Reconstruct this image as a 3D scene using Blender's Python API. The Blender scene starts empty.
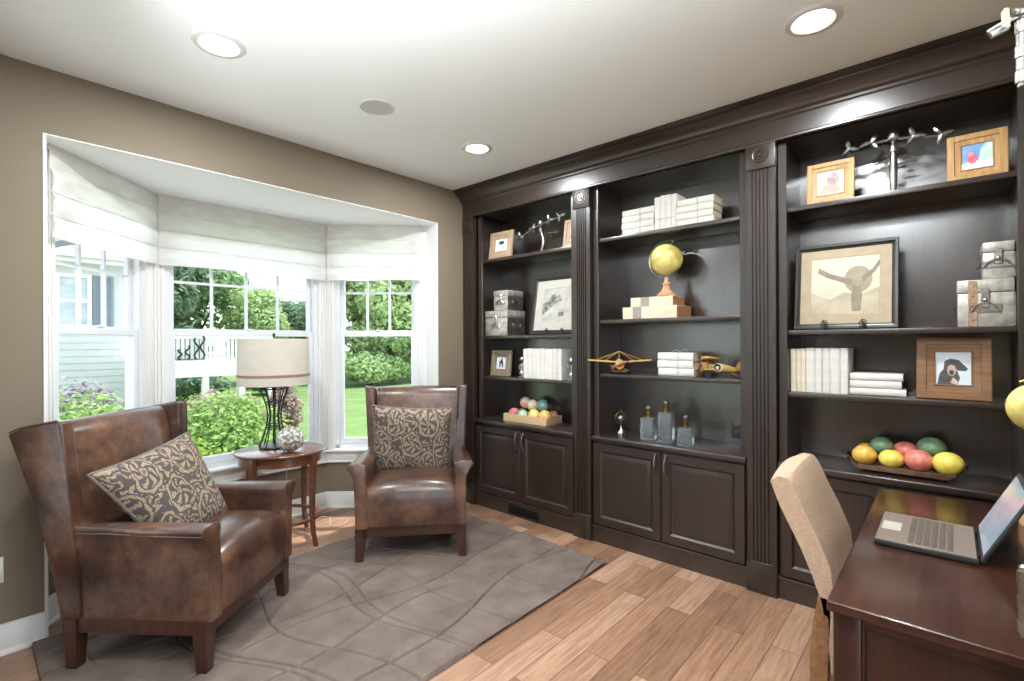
import bpy, bmesh, math, random
import numpy as np
from mathutils import Vector, Matrix, Euler
PI = math.pi
R = math.radians
random.seed(7)
SC = bpy.context.scene
COL = SC.collection

# ------------------------------------------------------------------ camera
EYE = 1.41
FPX, CY, YAW, ROLL = 491.99, 342.18, 0.7274, -0.0044
_fw = Vector((math.cos(YAW), math.sin(YAW), 0))
_r0 = Vector((math.sin(YAW), -math.cos(YAW), 0)); _u0 = Vector((0, 0, 1))
_rt = _r0 * math.cos(ROLL) + _u0 * math.sin(ROLL)
_up = _u0 * math.cos(ROLL) - _r0 * math.sin(ROLL)
cam_data = bpy.data.cameras.new('camera')
cam = bpy.data.objects.new('camera', cam_data); COL.objects.link(cam)
M = Matrix.Identity(4)
for i in range(3):
    M[i][0] = _rt[i]; M[i][1] = _up[i]; M[i][2] = -_fw[i]
M[0][3], M[1][3], M[2][3] = 0, 0, EYE
cam.matrix_world = M
cam_data.sensor_fit = 'HORIZONTAL'; cam_data.sensor_width = 36.0
cam_data.lens = FPX / 1024 * 36
cam_data.shift_y = (CY - 340.5) / 1024
cam_data.clip_start = 0.05; cam_data.clip_end = 300
SC.camera = cam

# ------------------------------------------------------------------ sky, sun, exposure
SC.view_settings.view_transform = 'Standard'
SC.view_settings.look = 'None'
SC.view_settings.gamma = 1.0
SC.view_settings.use_curve_mapping = False
SC.view_settings.exposure = 1.28
SKY_STRENGTH = 1.35
world = bpy.data.worlds.new('sky'); SC.world = world; world.use_nodes = True
nt = world.node_tree
bg = nt.nodes['Background']
tc = nt.nodes.new('ShaderNodeTexCoord'); sep = nt.nodes.new('ShaderNodeSeparateXYZ')
ramp = nt.nodes.new('ShaderNodeValToRGB')
nt.links.new(tc.outputs['Generated'], sep.inputs[0]); nt.links.new(sep.outputs['Z'], ramp.inputs[0])
ramp.color_ramp.elements[0].position = 0.0; ramp.color_ramp.elements[0].color = (0.86, 0.93, 1.0, 1)
ramp.color_ramp.elements[1].position = 0.9; ramp.color_ramp.elements[1].color = (0.70, 0.82, 1.0, 1)
nt.links.new(ramp.outputs[0], bg.inputs[0]); bg.inputs[1].default_value = SKY_STRENGTH
sun_d = bpy.data.lights.new('sun', 'SUN'); sun = bpy.data.objects.new('sun', sun_d); COL.objects.link(sun)
sun_d.energy = 3.2; sun_d.angle = R(1.2); sun_d.color = (1.0, 0.97, 0.93)
sun.rotation_euler = Vector((0.42, 0.05, 0.90)).to_track_quat('Z', 'Y').to_euler()   # high sun from the bookcase side; it reaches the floor through the right bay window
DOWNLIGHT_W = 13
FILL_UPLIGHT_W = 54  # power setting of the added fill uplight
SC.cycles.use_denoising = True
SC.cycles.max_bounces = 10; SC.cycles.diffuse_bounces = 6; SC.cycles.glossy_bounces = 5
SC.cycles.transparent_max_bounces = 24; SC.cycles.transmission_bounces = 8
SC.cycles.sample_clamp_indirect = 6.0
SC.cycles.caustics_reflective = False; SC.cycles.caustics_refractive = False

# ------------------------------------------------------------------ helpers
def at_x(px, py, X):
    d = _fw + _rt * ((px - 512) / FPX) + _up * ((CY - py) / FPX)
    return Vector((0, 0, EYE)) + d * (X / d.x)

def lin(c):
    if max(c) > 1.0: c = [v / 255 for v in c]
    return tuple((v / 12.92 if v <= 0.04045 else ((v + 0.055) / 1.055) ** 2.4) for v in c) + (1,)

class MB:
    def __init__(s): s.bm = bmesh.new()
    def _x(s, vs, m):
        if m is not None: bmesh.ops.transform(s.bm, matrix=m, verts=vs)
    def box(s, x0, x1, y0, y1, z0, z1, bev=0, seg=2, m=None):
        vs = [s.bm.verts.new(p) for p in [(x0,y0,z0),(x1,y0,z0),(x1,y1,z0),(x0,y1,z0),(x0,y0,z1),(x1,y0,z1),(x1,y1,z1),(x0,y1,z1)]]
        fs = [s.bm.faces.new([vs[i] for i in f]) for f in ((3,2,1,0),(4,5,6,7),(0,1,5,4),(1,2,6,5),(2,3,7,6),(3,0,4,7))]
        s._fin(vs, fs, bev, seg, m); return s
    def _fin(s, vs, fs, bev, seg, m):
        if bev > 0:
            es = list({e for f in fs for e in f.edges})
            r = bmesh.ops.bevel(s.bm, geom=es, offset=bev, segments=seg, profile=0.5, affect='EDGES', clamp_overlap=True)
            vs = list({v for f in r['faces'] for v in f.verts} | {v for v in vs if v.is_valid})
        s._x([v for v in vs if v.is_valid], m)
    def prism(s, poly, a0, a1, axis='x', bev=0, seg=2, m=None):
        # poly in the plane across `axis`: x -> (y,z), y -> (x,z), z -> (x,y)
        def P(u, v, a): return {'x': (a,u,v), 'y': (u,a,v), 'z': (u,v,a)}[axis]
        A = [s.bm.verts.new(P(u,v,a0)) for u,v in poly]; B = [s.bm.verts.new(P(u,v,a1)) for u,v in poly]
        n = len(poly); fs = [s.bm.faces.new(A[::-1]), s.bm.faces.new(B)]
        for i in range(n): fs.append(s.bm.faces.new((A[i], A[(i+1)%n], B[(i+1)%n], B[i])))
        s._fin(A+B, fs, bev, seg, m); return s
    def loft(s, rings, caps=True, closed=True, m=None):
        V = [[s.bm.verts.new(p) for p in r] for r in rings]; n = len(V[0])
        for a, b in zip(V, V[1:]):
            for i in range(n if closed else n-1):
                j = (i+1) % n
                s.bm.faces.new((a[i], a[j], b[j], b[i]))
        if caps and closed:
            s.bm.faces.new(V[0][::-1]); s.bm.faces.new(V[-1])
        s._x([v for r in V for v in r], m); return s
    def lathe(s, prof, n=28, m=None, c=(0,0)):
        rings = [[(c[0]+r*math.cos(2*PI*i/n), c[1]+r*math.sin(2*PI*i/n), z) for i in range(n)] for r, z in prof]
        return s.loft(rings, True, True, m)
    def cyl(s, p, q, r0, r1=None, n=14):
        return s.tube([p, q], [r0, r0 if r1 is None else r1], n)
    def tube(s, pts, r, n=8, closed=False, m=None):
        pts = [Vector(p) for p in pts]; k = len(pts)
        rr = r if isinstance(r, (list, tuple)) else [r]*k
        rings = []; prev = None
        for i, p in enumerate(pts):
            if closed: t = pts[(i+1) % k] - pts[i-1]
            else: t = pts[min(i+1, k-1)] - pts[max(i-1, 0)]
            t.normalize()
            if prev is None:
                a = Vector((0,0,1)) if abs(t.z) < 0.9 else Vector((1,0,0))
                u = t.cross(a).normalized()
            else:
                u = (prev - t*prev.dot(t)).normalized()
            prev = u; w = t.cross(u)
            rings.append([p + (u*math.cos(2*PI*j/n) + w*math.sin(2*PI*j/n))*rr[i] for j in range(n)])
        if closed: rings.append(rings[0][:]); return s.loft(rings, False, True, m)
        return s.loft(rings, True, True, m)
    def ball(s, c, r, sc=(1,1,1), u=18, v=12, m=None):
        mm = Matrix.Translation(c) @ (m or Matrix.Identity(4)) @ Matrix.Diagonal((sc[0], sc[1], sc[2], 1))
        bmesh.ops.create_uvsphere(s.bm, u_segments=u, v_segments=v, radius=r, matrix=mm); return s
    def grid(s, F, nu, nv):
        V = [[s.bm.verts.new(F(i/nu, j/nv)) for j in range(nv+1)] for i in range(nu+1)]
        for i in range(nu):
            for j in range(nv): s.bm.faces.new((V[i][j], V[i+1][j], V[i+1][j+1], V[i][j+1]))
        return s
    def weld(s, d=1e-4):
        bmesh.ops.remove_doubles(s.bm, verts=s.bm.verts, dist=d); return s
    def build(s, name, mat, parent=None, loc=None, rot=None, ang=38):
        bmesh.ops.recalc_face_normals(s.bm, faces=s.bm.faces)
        me = bpy.data.meshes.new(name); s.bm.to_mesh(me); s.bm.free()
        me.polygons.foreach_set('use_smooth', [True]*len(me.polygons))
        me.set_sharp_from_angle(angle=R(ang))
        if mat: me.materials.append(mat)
        o = bpy.data.objects.new(name, me); COL.objects.link(o)
        if parent: o.parent = parent
        if loc is not None: o.location = loc
        if rot is not None: o.rotation_euler = rot
        return o

def empty(name, loc, rot=(0,0,0)):
    o = bpy.data.objects.new(name, None); COL.objects.link(o); o.empty_display_size = 0.05
    o.location = loc; o.rotation_euler = rot; return o
def tag(o, label=None, cat=None, group=None, kind=None):
    if label: o['label'] = label
    if cat: o['category'] = cat
    if group: o['group'] = group
    if kind: o['kind'] = kind
    return o
def thing(name, label, cat, loc=(0,0,0), rot=(0,0,0), group=None): return tag(empty(name, loc, rot), label, cat, group)
def struct(o, label=None, cat=None): o['kind'] = 'structure'; return tag(o, label, cat)
def copy_tree(o, parent=None):
    c = o.copy(); COL.objects.link(c)
    if parent: c.parent = parent
    for ch in list(o.children): copy_tree(ch, c)
    return c
ORD = ['first','second','third','fourth','fifth','sixth','seventh','eighth','ninth','tenth','eleventh']

# ------------------------------------------------------------------ materials
def new_mat(name):
    m = bpy.data.materials.new(name); m.use_nodes = True
    n = m.node_tree.nodes; return m, n, m.node_tree.links, n['Principled BSDF']
def N(n, t, **k):
    x = n.new(t)
    for a, b in k.items():
        if isinstance(b, (int, float, tuple)) and a in x.inputs: x.inputs[a].default_value = b
        else: setattr(x, a, b)
    return x
def simple(name, c, rough=0.5, metal=0.0, c2=None, scale=30, bump=0.0, bscale=None, spec=None, coat=0.0, stretch=None, detail=4, lo=0.35, hi=0.65):
    m, n, l, b = new_mat(name)
    b.inputs['Base Color'].default_value = lin(c); b.inputs['Roughness'].default_value = rough; b.inputs['Metallic'].default_value = metal
    if spec is not None: b.inputs['Specular IOR Level'].default_value = spec
    if coat: b.inputs['Coat Weight'].default_value = coat; b.inputs['Coat Roughness'].default_value = 0.21 if coat > .9 else 0.3; b.inputs['Coat IOR'].default_value = 1.85 if coat > .9 else 1.5
    if c2 or bump:
        t = N(n, 'ShaderNodeTexCoord'); mp = N(n, 'ShaderNodeMapping')
        if stretch: mp.inputs['Scale'].default_value = stretch
        l.new(t.outputs['Object'], mp.inputs[0])
        z = N(n, 'ShaderNodeTexNoise', Scale=float(scale), Detail=float(detail)); l.new(mp.outputs[0], z.inputs['Vector'])
        if c2:
            r = N(n, 'ShaderNodeValToRGB'); r.color_ramp.elements[0].color = lin(c); r.color_ramp.elements[1].color = lin(c2)
            r.color_ramp.elements[0].position = lo; r.color_ramp.elements[1].position = hi
            l.new(z.outputs['Fac'], r.inputs[0]); l.new(r.outputs[0], b.inputs['Base Color'])
        if bump:
            z2 = z
            if bscale: z2 = N(n, 'ShaderNodeTexNoise', Scale=float(bscale), Detail=3.0); l.new(mp.outputs[0], z2.inputs['Vector'])
            bp = N(n, 'ShaderNodeBump', Strength=float(bump)); bp.inputs['Distance'].default_value = 0.01
            l.new(z2.outputs['Fac'], bp.inputs['Height']); l.new(bp.outputs[0], b.inputs['Normal'])
    return m

def mat_floor():
    m, n, l, b = new_mat('hickory planks')
    t = N(n, 'ShaderNodeTexCoord')
    br = N(n, 'ShaderNodeTexBrick'); br.offset = 0.37; br.offset_frequency = 2; br.squash = 1.0
    for k, v in (('Scale', 1.0), ('Brick Width', 0.95), ('Row Height', 0.125), ('Mortar Size', 0.0016), ('Mortar Smooth', 0.1), ('Bias', 0.0)): br.inputs[k].default_value = v
    br.inputs['Color1'].default_value = (0, 0, 0, 1); br.inputs['Color2'].default_value = (1, 1, 1, 1); br.inputs['Mortar'].default_value = (0.5, 0.5, 0.5, 1)
    l.new(t.outputs['Object'], br.inputs['Vector'])
    rp = N(n, 'ShaderNodeValToRGB'); e = rp.color_ramp.elements
    e[0].color = lin((130, 98, 78)); e[1].color = lin((186, 153, 129))
    x = e.new(0.5); x.color = lin((160, 125, 101))
    l.new(br.outputs['Color'], rp.inputs[0])
    mp = N(n, 'ShaderNodeMapping'); mp.inputs['Scale'].default_value = (1.6, 22, 1)
    ad = N(n, 'ShaderNodeVectorMath', operation='ADD'); l.new(t.outputs['Object'], mp.inputs[0]); l.new(mp.outputs[0], ad.inputs[0])
    sc = N(n, 'ShaderNodeVectorMath', operation='SCALE'); sc.inputs['Scale'].default_value = 9.0
    l.new(br.outputs['Color'], sc.inputs[0]); l.new(sc.outputs[0], ad.inputs[1])
    g = N(n, 'ShaderNodeTexNoise', Scale=3.0, Detail=6.0, Roughness=0.65); l.new(ad.outputs[0], g.inputs['Vector'])
    gr = N(n, 'ShaderNodeValToRGB'); gr.color_ramp.elements[0].position = 0.3; gr.color_ramp.elements[0].color = (0.62, 0.55, 0.5, 1)
    gr.color_ramp.elements[1].position = 0.7; gr.color_ramp.elements[1].color = (1.12, 1.1, 1.08, 1); l.new(g.outputs['Fac'], gr.inputs[0])
    mx = N(n, 'ShaderNodeMix', data_type='RGBA', blend_type='MULTIPLY'); mx.inputs[0].default_value = 1.0
    l.new(rp.outputs[0], mx.inputs[6]); l.new(gr.outputs[0], mx.inputs[7])
    mm = N(n, 'ShaderNodeMix', data_type='RGBA'); l.new(br.outputs['Fac'], mm.inputs[0]); l.new(mx.outputs[2], mm.inputs[6]); mm.inputs[7].default_value = lin((92, 56, 38))
    l.new(mm.outputs[2], b.inputs['Base Color'])
    b.inputs['Roughness'].default_value = 0.36
    sb = N(n, 'ShaderNodeMath', operation='SUBTRACT'); l.new(g.outputs['Fac'], sb.inputs[0]); l.new(br.outputs['Fac'], sb.inputs[1])
    bp = N(n, 'ShaderNodeBump', Strength=0.25); bp.inputs['Distance'].default_value = 0.004; l.new(sb.outputs[0], bp.inputs['Height']); l.new(bp.outputs[0], b.inputs['Normal'])
    return m

def mat_wood(name, c1, c2, rough, axis='z', scale=6.0, ring=14.0, spec=0.5, coat=0.0):
    st = {'x': (1, ring, ring), 'y': (ring, 1, ring), 'z': (ring, ring, 1)}[axis]
    return simple(name, c1, rough, 0, c2, scale, bump=0.03, stretch=st, spec=spec, coat=coat, detail=6)

def mat_glass(name='window glass'):
    m = bpy.data.materials.new(name); m.use_nodes = True; n = m.node_tree.nodes; l = m.node_tree.links; n.clear()
    o = N(n, 'ShaderNodeOutputMaterial'); mx = N(n, 'ShaderNodeMixShader'); tr = N(n, 'ShaderNodeBsdfTransparent'); gl = N(n, 'ShaderNodeBsdfGlossy', Roughness=0.02)
    tr.inputs[0].default_value = (0.96, 0.98, 0.97, 1)
    fr = N(n, 'ShaderNodeFresnel', IOR=1.45); ge = N(n, 'ShaderNodeNewGeometry'); iv = N(n, 'ShaderNodeMath', operation='SUBTRACT'); iv.inputs[0].default_value = 1.0
    mu = N(n, 'ShaderNodeMath', operation='MULTIPLY'); l.new(ge.outputs['Backfacing'], iv.inputs[1]); l.new(fr.outputs[0], mu.inputs[0]); l.new(iv.outputs[0], mu.inputs[1]); l.new(mu.outputs[0], mx.inputs[0]); l.new(tr.outputs[0], mx.inputs[1]); l.new(gl.outputs[0], mx.inputs[2]); l.new(mx.outputs[0], o.inputs[0])
    return m

def mat_fabric_trans(name, c, fac=0.4, c2=None):
    m = bpy.data.materials.new(name); m.use_nodes = True; n = m.node_tree.nodes; l = m.node_tree.links; n.clear()
    o = N(n, 'ShaderNodeOutputMaterial'); mx = N(n, 'ShaderNodeMixShader'); mx.inputs[0].default_value = fac
    d = N(n, 'ShaderNodeBsdfDiffuse'); t = N(n, 'ShaderNodeBsdfTranslucent')
    tc = N(n, 'ShaderNodeTexCoord'); mp = N(n, 'ShaderNodeMapping'); mp.inputs['Scale'].default_value = (1, 1, 3); l.new(tc.outputs['Object'], mp.inputs[0])
    z = N(n, 'ShaderNodeTexNoise', Scale=9.0, Detail=6.0); l.new(mp.outputs[0], z.inputs['Vector'])
    r = N(n, 'ShaderNodeValToRGB'); r.color_ramp.elements[0].position = .3; r.color_ramp.elements[1].position = .7
    r.color_ramp.elements[0].color = lin(c2 or c); r.color_ramp.elements[1].color = lin(c); l.new(z.outputs['Fac'], r.inputs[0])
    l.new(r.outputs[0], d.inputs[0]); l.new(r.outputs[0], t.inputs[0]); l.new(d.outputs[0], mx.inputs[1]); l.new(t.outputs[0], mx.inputs[2]); l.new(mx.outputs[0], o.inputs[0])
    return m

def mat_emit(name, c, s):
    m = bpy.data.materials.new(name); m.use_nodes = True; n = m.node_tree.nodes; b = n['Principled BSDF']
    b.inputs['Base Color'].default_value = lin(c); b.inputs['Emission Color'].default_value = lin(c); b.inputs['Emission Strength'].default_value = s
    return m

def mat_damask():
    m, n, l, b = new_mat('damask print cloth')
    t = N(n, 'ShaderNodeTexCoord')
    nz = N(n, 'ShaderNodeTexNoise', Scale=14.0, Detail=3.0); l.new(t.outputs['Object'], nz.inputs['Vector'])
    s0 = N(n, 'ShaderNodeVectorMath', operation='SUBTRACT'); l.new(nz.outputs['Color'], s0.inputs[0]); s0.inputs[1].default_value = (.5, .5, .5)
    s1 = N(n, 'ShaderNodeVectorMath', operation='SCALE'); s1.inputs['Scale'].default_value = 0.06; l.new(s0.outputs[0], s1.inputs[0])
    ad = N(n, 'ShaderNodeVectorMath', operation='ADD'); l.new(t.outputs['Object'], ad.inputs[0]); l.new(s1.outputs[0], ad.inputs[1])
    sp = N(n, 'ShaderNodeSeparateXYZ'); l.new(ad.outputs[0], sp.inputs[0])
    def MA(op, a, bb=None, c=None):
        x = N(n, 'ShaderNodeMath', operation=op)
        for i, v in enumerate((a, bb, c)):
            if v is None: continue
            if isinstance(v, (int, float)): x.inputs[i].default_value = v
            else: l.new(v, x.inputs[i])
        return x.outputs[0]
    u = MA('MULTIPLY', sp.outputs['X'], 4.6); v = MA('MULTIPLY', sp.outputs['Z'], 3.3)
    def cell(du, dv):
        a = MA('SUBTRACT', MA('FRACT', MA('ADD', u, du)), 0.5); c = MA('SUBTRACT', MA('FRACT', MA('ADD', v, dv)), 0.5)
        c2 = MA('MULTIPLY', c, 1.05)
        # teardrop: the medallion narrows towards its top
        a2 = MA('MULTIPLY', a, MA('ADD', 1.1, MA('MULTIPLY', c, 0.9)))
        rr = MA('SQRT', MA('ADD', MA('MULTIPLY', a2, a2), MA('MULTIPLY', c2, c2)))
        return rr, MA('ARCTAN2', c2, a2)
    r1, a1 = cell(0.0, 0.0); r2, a2 = cell(0.5, 0.5)
    d = MA('MINIMUM', r1, r2); use = MA('LESS_THAN', r1, r2)
    an = MA('ADD', MA('MULTIPLY', a1, use), MA('MULTIPLY', a2, MA('SUBTRACT', 1.0, use)))
    ringm = MA('LESS_THAN', MA('ABSOLUTE', MA('SUBTRACT', d, 0.30)), 0.028)
    pet = MA('MULTIPLY', MA('GREATER_THAN', MA('SINE', MA('ADD', MA('MULTIPLY', an, 7.0), MA('MULTIPLY', d, 22.0))), 0.1), MA('LESS_THAN', MA('ABSOLUTE', MA('SUBTRACT', d, 0.17)), 0.075))
    core = MA('LESS_THAN', MA('ABSOLUTE', MA('SUBTRACT', d, 0.045)), 0.022)
    vor = N(n, 'ShaderNodeTexVoronoi', Scale=30.0); l.new(ad.outputs[0], vor.inputs['Vector'])
    n3 = N(n, 'ShaderNodeTexNoise', Scale=9.0, Detail=1.0); l.new(ad.outputs[0], n3.inputs['Vector'])
    scroll = MA('LESS_THAN', MA('ABSOLUTE', MA('SUBTRACT', MA('FRACT', MA('MULTIPLY', n3.outputs['Fac'], 9.0)), 0.5)), 0.17)
    leaf = MA('MULTIPLY', MA('GREATER_THAN', d, 0.36), MA('MAXIMUM', scroll, MA('LESS_THAN', vor.outputs['Distance'], 0.26)))
    msk = MA('MAXIMUM', MA('MAXIMUM', ringm, pet), MA('MAXIMUM', core, leaf))
    n2 = N(n, 'ShaderNodeTexNoise', Scale=120.0, Detail=2.0); l.new(t.outputs['Object'], n2.inputs['Vector'])
    msk2 = MA('MULTIPLY', msk, MA('GREATER_THAN', n2.outputs['Fac'], 0.40))
    mx = N(n, 'ShaderNodeMix', data_type='RGBA'); l.new(msk2, mx.inputs[0]); mx.inputs[6].default_value = lin((76, 67, 65)); mx.inputs[7].default_value = lin((152, 134, 110))
    l.new(mx.outputs[2], b.inputs['Base Color']); b.inputs['Roughness'].default_value = 0.8
    return m

def mat_leather():
    m, n, l, b = new_mat('mottled brown leather')
    t = N(n, 'ShaderNodeTexCoord')
    a = N(n, 'ShaderNodeTexNoise', Scale=5.0, Detail=5.0, Roughness=0.6); l.new(t.outputs['Object'], a.inputs['Vector'])
    r = N(n, 'ShaderNodeValToRGB'); e = r.color_ramp.elements
    e[0].position = 0.32; e[0].color = lin((46, 31, 26)); e[1].position = 0.74; e[1].color = lin((112, 80, 57))
    x = e.new(0.52); x.color = lin((74, 49, 39)); a2 = N(n, 'ShaderNodeTexNoise', Scale=22.0, Detail=6.0, Roughness=0.7); l.new(t.outputs['Object'], a2.inputs['Vector'])
    am = N(n, 'ShaderNodeMix', data_type='FLOAT'); am.inputs[0].default_value = .36; l.new(a.outputs['Fac'], am.inputs[2]); l.new(a2.outputs['Fac'], am.inputs[3])
    e[0].position = .38; e[2].position = .66; e[1].position = .5
    l.new(am.outputs[0], r.inputs[0]); l.new(r.outputs[0], b.inputs['Base Color'])
    rr = N(n, 'ShaderNodeMapRange'); b.inputs['Coat Weight'].default_value = .35; b.inputs['Coat Roughness'].default_value = .22
    rr.inputs[3].default_value = 0.26; rr.inputs[4].default_value = 0.42; l.new(a.outputs['Fac'], rr.inputs[0]); l.new(rr.outputs[0], b.inputs['Roughness'])
    w = N(n, 'ShaderNodeTexNoise', Scale=90.0, Detail=3.0); l.new(t.outputs['Object'], w.inputs['Vector'])
    bp = N(n, 'ShaderNodeBump', Strength=0.08); bp.inputs['Distance'].default_value = 0.005; l.new(w.outputs['Fac'], bp.inputs['Height']); l.new(bp.outputs[0], b.inputs['Normal'])
    return m

def mat_rug():
    m, n, l, b = new_mat('taupe cut pile')
    t = N(n, 'ShaderNodeTexCoord')
    a = N(n, 'ShaderNodeTexNoise', Scale=4.5, Detail=6.0, Roughness=0.6); l.new(t.outputs['Object'], a.inputs['Vector'])
    r = N(n, 'ShaderNodeValToRGB'); e = r.color_ramp.elements; e[0].position = 0.3; e[0].color = lin((97, 85, 78)); e[1].position = 0.7; e[1].color = lin((128, 114, 106))
    l.new(a.outputs['Fac'], r.inputs[0]); l.new(r.outputs[0], b.inputs['Base Color']); b.inputs['Roughness'].default_value = 0.95; b.inputs['Specular IOR Level'].default_value = 0.1
    
    w = N(n, 'ShaderNodeTexNoise', Scale=260.0, Detail=2.0); l.new(t.outputs['Object'], w.inputs['Vector'])
    bp = N(n, 'ShaderNodeBump', Strength=0.5); bp.inputs['Distance'].default_value = 0.004; l.new(w.outputs['Fac'], bp.inputs['Height']); l.new(bp.outputs[0], b.inputs['Normal'])
    return m

MT = dict(
    wall=simple('tan wall paint', (122, 110, 92), 0.7, bump=0.04, scale=180),
    ceil=simple('white ceiling paint', (247, 251, 251), 0.8, bump=0.02, scale=120),
    trim=simple('white trim paint', (224, 223, 220), 0.38, bump=0.01, scale=60),
    vinyl=simple('white window vinyl', (216, 219, 222), 0.35, bump=0.01, scale=60),
    floor=mat_floor(), glass=mat_glass(),
    esp=mat_wood('espresso cabinet wood', (38, 28, 23), (50, 37, 31), 0.36, 'z', 5.0, spec=.6, coat=.3),
    espb=mat_wood('espresso panel wood', (34, 23, 19), (44, 31, 25), 0.28, 'z', 5.0, spec=.8, coat=.95),
    espx=mat_wood('espresso shelf wood', (40, 29, 24), (52, 39, 32), 0.32, 'y', 5.0, spec=.7, coat=.5),
    cherry=mat_wood('dark cherry wood', (48, 24, 17), (62, 32, 22), 0.22, 'x', 4.0, coat=0.3),
    cherryz=mat_wood('dark cherry upright wood', (42, 21, 16), (54, 28, 21), 0.28, 'z', 4.0, coat=0.2),
    leg=mat_wood('walnut leg wood', (54, 29, 21), (70, 40, 29), 0.32, 'z', 6.0, coat=0.2),
    table=mat_wood('reddish table wood', (88, 54, 39), (112, 72, 50), 0.2, 'x', 5.0, coat=0.6),
    leather=mat_leather(), rug=mat_rug(), damask=mat_damask(),
    rugedge=simple('rug backing', (110, 80, 62), 0.95, c2=(86, 62, 50), scale=60),
    shade=mat_fabric_trans('roman shade linen', (248, 246, 244), 0.56, (236, 233, 230)),
    drum=mat_fabric_trans('lamp shade linen', (226, 219, 208), 0.35, (220, 212, 200)),
    band=simple('tan shade band', (150, 118, 92), 0.8, c2=(134, 102, 80), scale=60),
    iron=simple('dark iron', (46, 46, 44), 0.45, 0.7, c2=(58, 56, 52), scale=40),
    steel=simple('brushed nickel', (176, 174, 168), 0.3, 1.0, c2=(150, 148, 142), scale=60),
    pewter=simple('cast pewter', (206, 204, 200), 0.28, 1.0, c2=(160, 158, 154), scale=40, bump=0.1),
    white=simple('white book cloth', (216, 213, 207), 0.65, c2=(206, 202, 195), scale=20),
    cream=simple('cream book cloth', (222, 212, 192), 0.7, c2=(206, 194, 172), scale=20),
    page=simple('book page edges', (214, 196, 164), 0.8, c2=(186, 160, 122), scale=10, stretch=(1, 1, 40)),
    twine=simple('grey twine', (176, 172, 164), 0.9, c2=(150, 146, 138), scale=200),
    boxwood=simple('cream box board', (222, 204, 182), 0.7, c2=(210, 190, 166), scale=14),
    boxdark=simple('tan box board side', (170, 120, 78), 0.7, c2=(150, 102, 64), scale=14),
    boxband=simple('grey ribbon band', (160, 146, 138), 0.8, c2=(146, 132, 126), scale=60),
    honey=mat_wood('honey rustic wood', (186, 146, 92), (158, 116, 68), 0.55, 'z', 5.0),
    greywood=mat_wood('weathered frame wood', (176, 150, 120), (146, 122, 98), 0.6, 'z', 5.0),
    olive=mat_wood('grey brown frame wood', (134, 122, 100), (112, 100, 82), 0.6, 'z', 5.0),
    oak=mat_wood('brown frame wood', (140, 100, 66), (112, 78, 50), 0.5, 'x', 5.0),
    black=simple('black frame lacquer', (34, 33, 32), 0.35, c2=(40, 38, 36), scale=20),
    mat_w=simple('off white picture mat', (178, 173, 164), 0.7, c2=(172, 167, 158), scale=20),
    mat_t=simple('tan picture mat', (172, 156, 130), 0.7, c2=(164, 148, 122), scale=20),
    tin=simple('mottled tin', (196, 192, 184), 0.42, 0.35, c2=(150, 146, 138), scale=26, bump=0.08, detail=6),
    tind=simple('dark tin', (110, 104, 98), 0.42, 0.5, c2=(84, 78, 72), scale=26, bump=0.08, detail=6),
    rust=simple('rusty tin strap', (180, 156, 132), 0.55, 0.4, c2=(150, 118, 92), scale=40),
    brass=simple('aged brass', (150, 122, 70), 0.32, 0.9, c2=(116, 92, 52), scale=40),
    globe=simple('yellow globe map', (230, 214, 134), 0.35, c2=(186, 164, 84), scale=9, detail=6, lo=0.45, hi=0.6),
    globewood=mat_wood('pale turned wood', (206, 164, 122), (180, 136, 96), 0.5, 'z', 8.0),
    raww=mat_wood('raw pine', (212, 184, 146), (188, 154, 114), 0.6, 'y', 8.0),
    shell=simple('grey shell mosaic', (206, 202, 196), 0.5, c2=(116, 108, 102), scale=45, bump=0.5, detail=3, lo=0.42, hi=0.55),
    linen=simple('taupe linen upholstery', (176, 150, 128), 0.9, c2=(160, 134, 112), scale=160, bump=0.15, detail=3),
    plastic=simple('dark grey plastic', (46, 48, 50), 0.45, c2=(52, 54, 56), scale=80),
    lapbase=simple('silver laptop deck', (150, 136, 124), 0.42, 0.4, c2=(142, 128, 118), scale=60),
    keys=simple('grey laptop keys', (96, 84, 76), 0.5, c2=(88, 78, 70), scale=60),
    plate=simple('white outlet plastic', (228, 226, 220), 0.4, bump=0.01, scale=60),
    slot=simple('dark slots', (30, 28, 26), 0.6, c2=(36, 34, 32), scale=60),
    ventm=simple('black vent metal', (30, 29, 29), 0.4, 0.4, c2=(38, 37, 36), scale=60),
    biyel=simple('yellow wing fabric', (196, 160, 92), 0.5, c2=(166, 128, 64), scale=24),
    bired=simple('red propeller wood', (140, 70, 60), 0.45, c2=(110, 52, 44), scale=24),
    bisil=simple('silver plane skin', (176, 176, 170), 0.35, 0.6, c2=(146, 146, 140), scale=24),
    cordw=simple('grey power cord', (196, 190, 182), 0.5, c2=(186, 180, 172), scale=60),
    shrub=None)

def glow(c): return c

# ------------------------------------------------------------------ room
CEIL = 2.735; YW = 3.233; XB = 3.36; SOF = 2.42
OL, OR_ = 0.268, 2.690                 # bay opening
BL, BR, BY, BJ = 0.858, 2.095, 4.0, 3.38   # bay corners; bay side walls begin at BJ
XL = -0.12; YF = -0.42

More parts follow.
